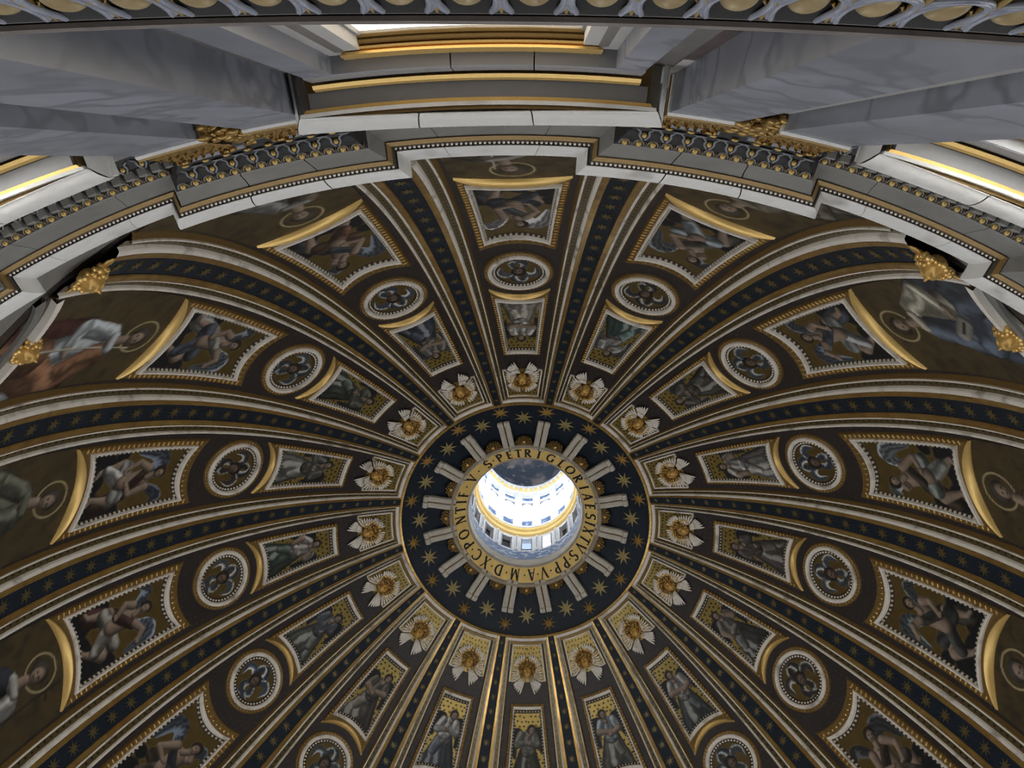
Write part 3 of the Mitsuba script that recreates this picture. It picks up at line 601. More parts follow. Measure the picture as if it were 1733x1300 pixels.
for j in range(16):
    h = j+.5 if j+.5 < 8 else j+.5-16
    key = thing('scroll_bracket', f'cream double scroll bracket on the lettered ring, {where_half(h)}', 'bracket', 'scroll brackets round the lettered ring')
    for nm, sh, lb in sbs: put(key, nm, sh, h, lb)
    k = j if j <= 8 else j-16
    key = thing('gilt_cluster', f'dark gilt berry cluster against the lettered ring, {where(k)}', 'ornament', 'berry clusters round the lettered ring')
    put(key, 'berries', cone_s, k); put(key, 'boss', tip_s, k)
RZ0 = 49.0
lr = thing('lettered_ring', 'gold ring with dark Roman capitals round the opening of the dome', 'ring')
ring(lr, 'outer_moulding', [(4.36, RZ0+.15), (4.42, RZ0-.25), (4.40, RZ0-.46), (4.32, RZ0-.52), (4.24, RZ0-.46), (4.21, RZ0-.36), (4.16, RZ0-.32)], 'm_ringstone', label='stone moulding')
RI, RO = 3.44, 4.17
def ring_n(r): return RZ0-.32+.48*(RO-r)/(RO-RI)
gb = ring(lr, 'gold_band', [(RO, ring_n(RO)), (3.8, ring_n(3.8)), (RI, ring_n(RI))], 'm_ringgold', label='gold mosaic band that carries the letters', smooth=True)
ring(lr, 'inner_moulding', [(RI, ring_n(RI)), (3.43, RZ0+.14), (3.40, RZ0+.13), (3.37, RZ0+.22), (3.34, RZ0+.24), (3.31, RZ0+.36), (3.31, RZ0+.7)], 'm_ringstone', label='stone inner edge')
# Roman capitals: strokes in a box one unit tall, baseline 0; (x0, y0, x1, y1, width) or arcs (cx, cy, rx, ry, a0, a1)
import shapely, shapely.ops
from shapely.geometry import LineString, Polygon
THK, THN = .165, .08
def st(x0, y0, x1, y1, w=THK): return LineString([(x0, y0), (x1, y1)]).buffer(w/2, cap_style=2)
def sf(x, y, w=.26): return Polygon([(x-w/2, y-.022), (x+w/2, y-.022), (x+w/2, y+.022), (x-w/2, y+.022)])
def arc(cx, cy, rx, ry, a0, a1, t0=THK, t1=THN):
    a = np.radians(np.linspace(a0, a1, 40)); w = t1+(t0-t1)*np.abs(np.cos(a))
    o = np.c_[cx+(rx+w/2)*np.cos(a), cy+(ry+w/2)*np.sin(a)]; i = np.c_[cx+(rx-w/2)*np.cos(a), cy+(ry-w/2)*np.sin(a)]
    return Polygon(np.vstack([o, i[::-1]])).buffer(0)
GL = {'S': (.5, [arc(.27, .74, .2, .235, 40, 270), arc(.27, .27, .22, .25, -140, 90), sf(.42, .90, .05).buffer(.03), sf(.07, .10, .05).buffer(.03)]),
      'P': (.55, [st(.14, 0, .14, 1), arc(.2, .74, .3, .25, -90, 90), st(.14, .99-.03, .22, .99-.03, THN), st(.14, .49, .22, .49, THN), sf(.14, .02), sf(.1, .98, .2)]),
      'E': (.52, [st(.14, 0, .14, 1), st(.14, .97, .46, .97, THN), st(.14, .5, .4, .5, THN), st(.14, .03, .48, .03, THN), st(.45, .86, .45, 1, .04), st(.47, 0, .47, .15, .04), st(.40, .43, .40, .58, .04), sf(.1, .02, .2), sf(.1, .98, .2)]),
      'T': (.66, [st(.33, 0, .33, 1), st(.03, .97, .63, .97, THN), st(.04, .82, .04, 1, .04), st(.62, .82, .62, 1, .04), sf(.33, .02)]),
      'R': (.66, [st(.14, 0, .14, 1), arc(.2, .75, .28, .235, -90, 90), st(.14, .97, .22, .97, THN), st(.14, .52, .22, .52, THN), st(.26, .52, .60, .03), sf(.14, .02), sf(.1, .98, .2), sf(.62, .02, .16)]),
      'I': (.3, [st(.15, 0, .15, 1), sf(.15, .02), sf(.15, .98)]),
      'G': (.76, [arc(.40, .5, .34, .48, 45, 315), st(.64, .04, .64, .42), sf(.64, .42), st(.63, .78, .63, .95, .04)]),
      'L': (.5, [st(.14, 0, .14, 1), st(.14, .03, .46, .03, THN), st(.46, 0, .46, .16, .04), sf(.14, .98), sf(.1, .02, .2)]),
      'O': (.84, [arc(.42, .5, .36, .48, 0, 180), arc(.42, .5, .36, .48, 180, 360)]),
      'A': (.76, [st(.08, 0, .38, 1, THN), st(.38, 1, .67, 0), st(.2, .34, .56, .34, THN), sf(.08, .02, .22), sf(.66, .02, .24)]),
      'X': (.72, [st(.10, 1, .62, 0), st(.60, 1, .10, 0, THN), sf(.11, .98, .22), sf(.61, .02, .22), sf(.60, .98, .2), sf(.10, .02, .2)]),
      'V': (.74, [st(.08, 1, .37, 0), st(.37, 0, .66, 1, THN), sf(.08, .98, .24), sf(.66, .98, .22)]),
      'M': (.9, [st(.12, 0, .18, 1, THN), st(.18, 1, .46, .05), st(.46, .05, .74, 1, THN), st(.72, 1, .80, 0), sf(.12, .02, .2), sf(.80, .02, .24)]),
      'D': (.76, [st(.14, 0, .14, 1), arc(.2, .5, .48, .47, -90, 90), st(.14, .97, .24, .97, THN), st(.14, .03, .24, .03, THN), sf(.1, .02, .2), sf(.1, .98, .2)]),
      'C': (.74, [arc(.42, .5, .36, .48, 48, 312), st(.66, .78, .66, .95, .04)]),
      'N': (.8, [st(.14, 0, .14, 1, THN), st(.14, .98, .66, .02), st(.66, 0, .66, 1, THN), sf(.14, .02, .2), sf(.12, .98, .22), sf(.66, .98, .2)]),
      'F': (.5, [st(.14, 0, .14, 1), st(.14, .97, .46, .97, THN), st(.14, .5, .38, .5, THN), st(.45, .84, .45, 1, .04), st(.38, .43, .38, .58, .04), sf(.14, .02), sf(.1, .98, .2)]),
      '.': (.3, [Polygon([(.15, .40), (.23, .5), (.15, .60), (.07, .5)])])}
TEXT = [('S', -34), ('.', -28), ('P', -22), ('E', -13.2), ('T', -5.2), ('R', 3), ('I', 12.7), ('G', 23.5), ('L', 34), ('O', 43.5), ('R', 54), ('I', 63.8), ('A', 73), ('E', 82.5), ('S', 91.5), ('I', 98.5), ('X', 105.5), ('T', 114), ('V', 122.5), ('S', 132),
        ('.', 137), ('P', 142), ('P', 151), ('.', 157.5), ('V', 164), ('.', 169.5), ('A', 175), ('.', 181.5), ('M', 190), ('.', 198), ('D', 205.5), ('.', 212.5), ('X', 219), ('C', 229.5), ('.', 236), ('P', 241.5), ('O', 252), ('N', 266), ('T', 275.5), ('I', 283), ('F', 290), ('.', 298), ('V', 307), ('.', 316)]
LH = .56
for ch, dg in TEXT:
    w, parts_ = GL[ch]; g = shapely.ops.unary_union([p.buffer(0) for p in parts_]); ms = []
    for pg in getattr(g, 'geoms', [g]):
        t = trimesh.creation.extrude_polygon(pg.segmentize(.08), .02, engine='earcut'); ms.append(tri(t))
    V, F = join(ms); r = 3.525+LH*V[:, 1]; a = math.radians(dg)/PER+(V[:, 0]-w/2)*.62/3.85/PER
    put(gb, 'full_stop' if ch == '.' else 'letter', S((Pz(a, r-.012-V[:, 2]*.5, ring_n(r)-.012-V[:, 2]*.8), F), 'm_text'))

# ------------------------------------------------------------------ lantern seen through the opening
ln = struct('wall_lantern', 'bright lantern drum seen through the opening', 'lantern')
scene[ln] = S(lathe([(3.31, 49.6), (3.31, 50.02)], 96), 'm_ringstone', True)
def lam(n): return f'm_{n}'
mat('m_lanternwhite', proc(lambda p, n, uv: mix((.66, .68, .72), (.80, .80, .80), fbm(p.x*3, p.y*3, p.z*3))), .5)
mat('m_lanternblue', proc(lambda p, n, uv: mix((.10, .16, .30), (.42, .48, .58), smoothstep(.52, .62, fbm(p.x*5, p.y*5, p.z*5, 4)))), .5)
def f_vault(p, n, uv):
    c = mix((.035, .045, .065), (.16, .135, .13), smoothstep(.4, .7, fbm(p.x*1.3, p.y*1.3, p.z*1.3, 4)))
    return mix(c, (.20, .18, .16), smoothstep(.62, .75, fbm(p.x*2.4+4, p.y*2.4, p.z*2.4, 4)))
mat('m_lanternvault', proc(f_vault), .6)
put(ln, 'blue_frieze', S(lathe([(3.30, 50.0), (3.30, 51.15)], 96), 'm_lanternblue', True), label='blue frieze with white scrolls')
put(ln, 'gilt_cornice', S(lathe([(3.34, 53.3), (3.18, 53.5), (3.16, 53.8), (3.05, 53.95), (3.05, 54.2), (3.3, 54.35)], 96), 'm_ringgold', 30), label='gold cornice')
put(ln, 'cornice_shelf', S(lathe([(3.3, 54.35), (3.12, 54.5), (3.12, 54.75), (3.3, 54.8)], 96), 'm_lanternwhite', 30))
put(ln, 'upper_cornice', S(lathe([(3.35, 60.7), (3.18, 60.9), (3.16, 61.2), (3.0, 61.35), (2.98, 61.7), (3.05, 61.8)], 96), 'm_lanternwhite', 30), label='white upper cornice')
put(ln, 'gilt_dentils', S(join([pbox(u-.09, u+.09, 3.0, 3.2, 61.05, 61.3, 1) for u in np.arange(0, 16, .3)]), 'm_ringgold'), kind='stuff')
put(ln, 'painted_vault', S(lathe([(3.02, 61.75)]+[(3.02*math.cos(a), 61.8+3.0*math.sin(a)) for a in np.linspace(0, PI/2-.02, 14)], 96), 'm_lanternvault', True), label='painted vault with a dark cloudy sky')
scene['m_sky_lantern'] = {'type': 'diffuse', 'reflectance': rgb(.1, .1, .1)}
def low_bay():
    # wall with a square opening, and pilaster strips
    ms = [pbox(-.5, -.23, 3.30, 3.6, 51.15, 53.4, 2), pbox(.23, .5, 3.30, 3.6, 51.15, 53.4, 2), pbox(-.23, .23, 3.30, 3.6, 51.15, 51.35, 2), pbox(-.23, .23, 3.30, 3.6, 53.0, 53.4, 2)]
    return join(ms)
lb_ = S(low_bay(), 'm_lanternwhite'); lp_ = S(join([pbox(.44, .56, 3.22, 3.31, 51.2, 53.35, 2)]), 'm_lanternwhite'); ls_ = S(join([pbox(.485, .515, 3.205, 3.23, 51.5, 53.1, 1), pbox(-.26, -.22, 3.26, 3.31, 51.3, 53.05, 1), pbox(.22, .26, 3.26, 3.31, 51.3, 53.05, 1)]), 'm_bluegrey')
lo_ = S(join([pbox(-.23, .23, 3.62, 3.7, 51.2, 53.1, 2)]), 'm_black')
ub = S(join([pbox(-.5, -.30, 3.18, 3.7, 54.8, 60.8, 2), pbox(.30, .5, 3.18, 3.7, 54.8, 60.8, 2), pbox(-.30, .30, 3.3, 3.7, 59.0, 60.8, 2), pbox(-.30, .30, 3.3, 3.6, 54.8, 55.2, 2)]), 'm_lanternwhite')
ud = S(join([pbox(-.28, .28, 3.26, 3.32, 59.6, 59.95, 2), pbox(-.27, .27, 3.26, 3.31, 54.95, 55.9, 2)]), 'm_lanternblue')
a = np.linspace(-1, 1, 9); ua = S(grid(np.stack([Pz(a*.30, 3.28, 58.2+.75*np.sqrt(np.maximum(0, 1-a*a*.95))), Pz(a*.30, 3.28, 59.05+0*a)], 1)), 'm_bluegrey')
def emit_rect(u0, u1, r, z0, z1, nu=3):
    u = np.linspace(u1, u0, nu+1); return grid(np.stack([Pz(u, r, z0), Pz(u, r, z1)], 1))
def inward(m):
    V, F = m; c = V[F].mean(1); nn = np.cross(V[F[:, 1]]-V[F[:, 0]], V[F[:, 2]]-V[F[:, 0]]); d = (nn[:, :2]*c[:, :2]).sum(1)
    F = F.copy(); F[d > 0] = F[d > 0][:, ::-1]; return V, F
uw = mikit.ply(inward(emit_rect(-.30, .30, 3.58, 55.2, 59.0)), 'm_sky_lantern', False, emitter={'type': 'area', 'radiance': rgb(*LANTERN_WINDOW)})
ow = mikit.ply(inward(emit_rect(-.23, .23, 3.60, 51.3, 53.05)), 'm_sky_lantern', False, emitter={'type': 'area', 'radiance': rgb(2.2, 2.6, 3.3)})
ow2 = mikit.ply(inward(emit_rect(-.23, .23, 3.60, 52.15, 53.05)), 'm_sky_lantern', False, emitter={'type': 'area', 'radiance': rgb(.45, .6, .85)})
for k in range(16):
    put(ln, 'lower_bay', lb_, k); put(ln, 'pilaster', lp_, k); put(ln, 'pilaster_recess', ls_, k)
    if k == 7: put(ln, 'bright_opening', ow, k, label='square opening full of daylight')
    elif k == 8: put(ln, 'half_bright_opening', ow2, k, label='square opening, its upper half bright'); put(ln, 'dark_opening', lo_, k)
    else: put(ln, 'dark_opening', lo_, k, label='dark square opening')
    put(ln, 'window_pier', ub, k); put(ln, 'window_panel', ud, k); put(ln, 'window_arch', ua, k); put(ln, 'window_light', uw, k, label='tall bright window')

# ------------------------------------------------------------------ drum: wall, windows, floor
struct('wall_drum', 'round drum wall under the dome', 'wall')
scene['wall_drum'] = S(lathe([(21.3, -30), (21.3, 1.0), (21.9, 1.0), (21.9, 1.9)], 128), 'm_drum')
wb = S(join([pbox(-.5, -.168, 21.45, 22.2, 1.9, 17.6, 5), pbox(.168, .5, 21.45, 22.2, 1.9, 17.6, 5), pbox(-.168, .168, 21.63, 22.2, 11.92, 17.6, 4), pbox(-.168, .168, 21.66, 22.2, 1.9, 3.0, 4)]), 'm_drum')
for k in range(16): put('wall_drum', 'window_bay', wb, k)
scene['floor'] = S(tri(trimesh.creation.cylinder(22, .4, sections=96).apply_translation([0, 0, -30.2])), 'm_floor'); struct('floor', 'marble floor far below the dome', 'floor')
win_deep = mikit.ply(inward(emit_rect(-.167, .167, 22.18, 3.0, 11.93, 4)), 'm_sky_lantern', False, emitter={'type': 'area', 'radiance': rgb(*DRUM_WINDOW)})
win = mikit.ply(inward(emit_rect(-.166, .166, 21.66, 3.0, 11.93, 4)), 'm_sky_lantern', False, emitter={'type': 'area', 'radiance': rgb(*DRUM_WINDOW)})
mull = S(join([pbox(u-.004, u+.004, 21.635, 21.655, 3., 11.92, 1) for u in (-.11, -.055, 0, .055, .11)]+[pbox(-.166, .166, 21.635, 21.655, z-.03, z+.03, 3) for z in np.arange(3.9, 11.5, 1.1)]), 'm_black')
revl = S(join([pbox(-.172, -.163, 21.60, 21.95, 3., 11.9, 1), pbox(.163, .172, 21.60, 21.95, 3., 11.9, 1)]), 'm_bluegrey')
for k in range(16):
    key = f'window_{k+1}'; labels[key] = {'kind': 'structure', 'label': f'tall bright drum window, {where(k)}' if k else 'bright strip of window at the top of the picture', 'category': 'window'}
    kk = k if k < 8 else k-16
    scene[key+'__light'] = {**(win_deep if k else win), 'emitter': {'type': 'area', 'radiance': rgb(*SUN_SIDE.get(kk, DRUM_WINDOW))}, 'to_world': RZ(k)}; scene[key+'__reveal'] = {**revl, 'to_world': RZ(k)}

# ------------------------------------------------------------------ entablature: one profile run round piers and recesses
RP, RREC = 20.85, 21.17
US, UE = .33, .67
def ent(pr, u0=0., u1=1., closed_gap=0.):
    """profile of (inset, z) swept from bay centre u0 to u1 round the projecting pier"""
    rows = []
    for d, z in pr:
        a, b = US-d/8.2, UE+d/8.2
        U = np.r_[np.linspace(0, a, 9), np.linspace(a, b, 11), np.linspace(b, 1, 9)]; R = np.r_[np.full(9, RREC-d), np.full(11, RP-d), np.full(9, RREC-d)]
        rows.append((U, R, z))
    seg = {'rec0': slice(0, 9), 'ret0': slice(8, 10), 'pier': slice(9, 20), 'ret1': slice(19, 21), 'rec1': slice(20, 29), 'all': slice(0, 29)}
    def part(which, gap=None, span=None):
        s = seg[which]; out = []
        for U, R, z in rows:
            u, r = U[s], R[s]
            if span is not None:
                q = np.linspace(span[0], span[1], 5); t = np.linspace(0, 1, len(u)); u, r = np.interp(q, t, u), np.interp(q, t, r)
            out.append(Pz(u, r, z))
        return grid(np.stack(out, 0))
    return part
CYMA = [(.86, 17.27), (.88, 17.20), (.92, 17.22), (.98, 17.30), (1.03, 17.42), (1.06, 17.52), (1.06, 17.62), (.2, 17.70)]
CORONA = [(.46, 16.58), (.50, 16.62), (.54, 16.74), (.60, 16.92), (.66, 17.06), (.70, 17.12)]
P_cy, P_co = ent(CYMA), ent(CORONA)
P_gold, P_bed, P_beadbed, P_frieze = ent([(.70, 17.12), (.71, 17.08), (.785, 17.14), (.79, 17.19)]), ent([(.0, 16.0), (.06, 16.06), (.2, 16.2), (.22, 16.3), (.30, 16.36), (.40, 16.50), (.46, 16.58)]), ent([(.79, 17.19), (.86, 17.25)]), ent([(0, 12.), (0, 16.)])
bk = ent([(.1, 16.1), (.44, 16.72), (.68, 17.22), (.84, 17.34), (1.0, 17.6), (0, 17.66)])
eb = 'drum_entablature'
labels[eb] = {'label': 'grey and white stone entablature with gilt egg and leaf rows stepping round the drum', 'category': 'entablature'}; used[eb] = 0
BAYS = [-3, -2, -1, 0, 1, 2]          # period k runs from bay centre k to bay centre k+1
shapes_e = {}
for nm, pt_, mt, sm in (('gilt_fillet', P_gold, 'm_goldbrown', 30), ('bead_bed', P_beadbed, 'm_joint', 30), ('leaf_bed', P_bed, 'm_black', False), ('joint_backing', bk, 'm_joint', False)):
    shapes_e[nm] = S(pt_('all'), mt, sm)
GAP = .005
blocks = []
for nm, pt_, mt in (('cyma_block', P_cy, 'm_stone'), ('corona_block', P_co, 'm_greystone')):
    for sg, spans in (('rec0', [(0, .5), (.5, 1)]), ('ret0', [(0, 1)]), ('pier', [(0, .34), (.34, .67), (.67, 1)]), ('ret1', [(0, 1)]), ('rec1', [(0, .5), (.5, 1)])):
        for a, b in spans:
            g0 = GAP*.5 if a > 0 else 0; g1 = GAP*.5 if b < 1 else 0
            blocks.append((nm, S(pt_(sg, span=(a+g0, b-g1)), mt, 35)))
def at_u(fn, u):
    return {'to_world': T().rotate([0, 0, 1], 22.5*u)}
def ell_at(r, z, lu, lr, lz, tilt=0., base=US8):
    e = base[0]*[lu, lr, lz]; c, s = math.cos(tilt), math.sin(tilt); y, zz = e[:, 1]*c-e[:, 2]*s, e[:, 1]*s+e[:, 2]*c
    return np.stack([e[:, 0], r+y, z+zz], 1), base[1]
def egg_shell(r, z, w, h, rad, tilt):
    """raised rim round an egg: an arch open towards the axis"""
    a = np.linspace(-.15, PI+.15, 11); x, y = w*np.cos(a), -h*.35+h*np.sin(a)
    c, s = math.cos(tilt), math.sin(tilt); P = np.stack([x, r+y*c, z-y*s], 1); return tube(P, rad, 5)
def leaf_v(r, z, w, l, tilt):
    """pair of curled leaf edges rising to a point"""
    ms = []
    for sg in (-1, 1):
        p = curve([(sg*w*.15, -.5*l), (sg*w*.55, -.1*l), (sg*w*.5, .25*l), (sg*w*1.0, .5*l)], 8); c, s = math.cos(tilt), math.sin(tilt)
        ms.append(tube(np.stack([p[:, 0], r+p[:, 1]*c, z-p[:, 1]*s], 1), [.018, .022, .024, .024, .024, .022, .02, .012], 5))
    return join(ms)
def orn(R0):
    egg = S(ell_at(R0-.405, 16.48, .062, .075, .06), 'm_goldmosaic_plain', True)
    shell = S(egg_shell(R0-.405, 16.47, .095, .085, .017, .55), 'm_bluegrey', True)
    dart = S(ell_at(R0-.41, 16.47, .014, .07, .03), 'm_goldbrown', True)
    ld, lz = (.265, 16.27) if R0 == RP else (.16, 16.13)
    leaf = S(leaf_v(R0-ld, lz, .155, .24, .75), 'm_bluegrey', True)
    tongue = S(ell_at(R0-ld-.005, lz+.02, .05, .06, .045), 'm_goldmosaic_plain', True)
    bead = S(ell_at(R0-.13, 16.10, .07, .035, .04), 'm_goldmosaic_plain', True); bar = S(ell_at(R0-.17, 16.14, .12, .02, .03), 'm_bluegrey', True)
    return egg, shell, dart, leaf, tongue, bead, bar
mat('m_goldmosaic_plain', (.55, .38, .13), .42, .55)
def bead_entab():
    out = {}
    for nm, R0 in (('rec', RREC), ('pier', RP)):
        out[nm] = (R0-.825, 17.22)
    return out
oP, oR = orn(RP), orn(RREC)
dent = S(pbox_bev(-.0095, .0095, RREC-.37, RREC-.22, 16.22, 16.42, 1, .015), 'm_greystone')
be = US6
def beads(u0, u1, r, z, step=.085, sz=.03):
    n = max(1, int((u1-u0)*PER*r/step)); return join([(np.stack([-(r+be[0][:, 1]*sz)*np.sin(u*PER+be[0][:, 0]*sz/r), (r+be[0][:, 1]*sz)*np.cos(u*PER+be[0][:, 0]*sz/r), z+be[0][:, 2]*sz*.8], 1), be[1]) for u in u0+(np.arange(n)+.5)/n*(u1-u0)])
ab = .82/8.2
bead_row = S(join([beads(0, US-ab, RREC-.825, 17.2), beads(US-ab, UE+ab, RP-.825, 17.2), beads(UE+ab, 1, RREC-.825, 17.2)]), 'm_white', True)
for k in BAYS:
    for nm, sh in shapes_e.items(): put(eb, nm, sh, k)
    for nm, sh in blocks: put(eb, nm, sh, k)
    put(eb, 'bead_row', bead_row, k, kind='stuff')
    def row(u0, u1, pitch, items, R0):
        n = max(1, int(round((u1-u0)*PER*R0/pitch)))
        for i in range(n):
            u = k+u0+(i+.5)/n*(u1-u0)
            for nm, sh, half in items:
                uu = u+(.5*(u1-u0)/n if half else 0)
                p = Pz(uu, R0-.3, 16.4)
                if seen(p, 0, 30):
                    if nm in ('egg_shell', 'leaf_tongue'): put(last, nm, sh, uu)
                    else: last = put(eb, nm, sh, uu)
    d = .40/8.2; d2 = .15/8.2
    hid0, hid1 = (k == 0), (k == -1)
    row(US-d, UE+d, .245, [('egg', oP[0], 0), ('egg_shell', oP[1], 0), ('dart', oP[2], 1)], RP-.39)
    row(US-d2, UE+d2, .37, [('leaf', oP[3], 0), ('leaf_tongue', oP[4], 0), ('bead', oP[5], 0), ('bar', oP[6], 1)], RP-.15)
    for a, b, h_ in ((0, US-d, hid0), (UE+d, 1, hid1)):
        if h_: continue
        row(a, b, .245, [('egg', oR[0], 0), ('egg_shell', oR[1], 0), ('dart', oR[2], 1)], RREC-.39)
    for a, b, h_ in ((0, US-d2, hid0), (UE+d2, 1, hid1)):
        if h_: continue
        row(a, b, .37, [('leaf', oR[3], 0), ('leaf_tongue', oR[4], 0)], RREC-.15)
        row(a, b, .245, [('dentil', dent, 0)], RREC-.25)
struct('wall_frieze'); labels['wall_frieze'].update(label='wall behind the capitals', category='wall')
fr = ent([(-.25, 1.9), (-.25, 16.0), (.02, 16.0)]); frc = ent([(-.25, 12.4), (-.25, 16.0), (.02, 16.0)])
scene['wall_frieze'] = S(join([(rot_pts(m[0], k), m[1]) for k in BAYS for m in [fr('ret0'), fr('pier'), fr('ret1'), frc('rec0'), frc('rec1')]]), 'm_drum')

# ------------------------------------------------------------------ pilasters in pairs
PIL = [(.345, .470), (.555, .680)]
ZN = 14.05
def acanthus(u, r, z, h, w, out):
    """one curled leaf of a capital: rises h, curls outward (towards the axis)"""
    t = np.linspace(0, 1, 9); s = np.linspace(-1, 1, 7); wd = w*(np.sin(PI*np.clip(t*.85+.12, 0, 1)))*(1+.12*np.sin(t*22))
    rr_ = r-.05-out*(.15*t+.85*np.clip((t-.55)/.45, 0, 1)**1.6); zz = z+h*(t-.30*np.clip((t-.7)/.3, 0, 1)**2)
    P = np.stack([Pz(u+s*wd_/8.2, r0-.03*(1-np.abs(s))*(np.cos(s*9)*.5+.7), z0) for wd_, r0, z0 in zip(wd, rr_, zz)], 0); return grid(P)
rng = np.random.default_rng(11)
for j in (-2.5, -1.5, -.5, .5, 1.5, 2.5):
    for i, (a, b) in enumerate(PIL):
        a, b = a-.5, b-.5; pos = ('left', 'right')[i if True else 0]
        if not any(seen(Pz(u, 20.8, z), j, 10) for u in np.linspace(a, b, 4) for z in np.linspace(3, 16.2, 15)): continue
        inner = (i == 0) == (j > 0)
        key = thing('marble_pilaster', f'{"inner" if inner else "outer"} grey marble pilaster of the {"near" if abs(j) < 1 else "far"} {"right" if j > 0 else "left"} pair, gilt capital', 'pilaster', 'marble pilasters of the drum')
        put(key, 'shaft', S(pbox_bev(a, b, 20.86, 21.5, 1.9, ZN, 6, .025), 'm_marble'), j)
        put(key, 'necking', S(join([pbox_bev(a-.004, b+.004, 20.81, 21.4, ZN-.0, ZN+.13, 6, .04)]), 'm_stone'), j, label='white necking strip')
        put(key, 'gilt_fillet', S(pbox_bev(a-.007, b+.007, 20.785, 21.4, ZN+.13, ZN+.22, 6, .03), 'm_goldbrown'), j, label='gilt strip under the capital')
        bell = pbox(a+.008, b-.008, 20.83, 21.3, ZN+.2, 15.75, 6)
        cap = put(key, 'capital', S(bell, 'm_beadbed'), j, label='gilt leafy capital')
        put(cap, 'abacus', S(pbox_bev(a-.012, b+.012, 20.735, 21.3, 15.8, 15.98, 6, .05), 'm_bluegrey'), j, label='grey abacus')
        for row_, (z, h, o, n) in enumerate(((ZN+.22, .62, .06, 7), (ZN+.62, .62, .08, 6), (ZN+1.0, .62, .10, 7))):
            for q in range(n):
                u = a+(q+.5)/n*(b-a); put(cap, 'acanthus_leaf', S(acanthus(u, 20.86, z, h*(.9+.2*rng.uniform()), .085+.02*rng.uniform(), o), 'm_goldrelief_dark', 40), j)
        for sg in (-1, 1):
            c_ = (a+b)/2+sg*.052; t = np.linspace(0, 4.6, 22); p = Pz(c_+sg*(.02-.16*np.exp(-t*.35)*np.cos(t))/8.2, 20.74+0*t, 15.6+.16*np.exp(-t*.3)*np.sin(t))
            put(cap, 'volute', S(tube(p, .04, 6), 'm_goldrelief_dark', True), j)
mat('m_goldrelief_dark', proc(lambda p, n, uv: mix((.22, .13, .04), (.66, .43, .15), fbm(p.x*7, p.y*7, p.z*7, 3))), .40, .7)
def garland(j):
    """gilt foliage hung between the two capitals of a pair"""
    ms = []
    for i in range(110):
        u = rng.uniform(-.032, .058); z = rng.uniform(14.0, 16.1); r = 21.06-rng.uniform(0, .24); e = US6[0]*[.09, .06, .12]; a = rng.uniform(0, PI); c, s = math.cos(a), math.sin(a)
        x, zz = e[:, 0]*c-e[:, 2]*s, e[:, 0]*s+e[:, 2]*c; ms.append((Pz(u+x/8.2, r+e[:, 1], z+zz), US6[1]))
    return join(ms)
for j in (-1.5, -.5, .5, 1.5):
    key = thing('gilt_garland', f'gilt foliage hanging between the capitals of the {"nearest" if abs(j) < 1 else "farther"} {"right" if j > 0 else "left"} pilaster pair', 'garland', 'gilt garlands between capitals')
    scene[key] = {**S(garland(j), 'm_goldrelief_dark', True), 'to_world': RZ(j)}

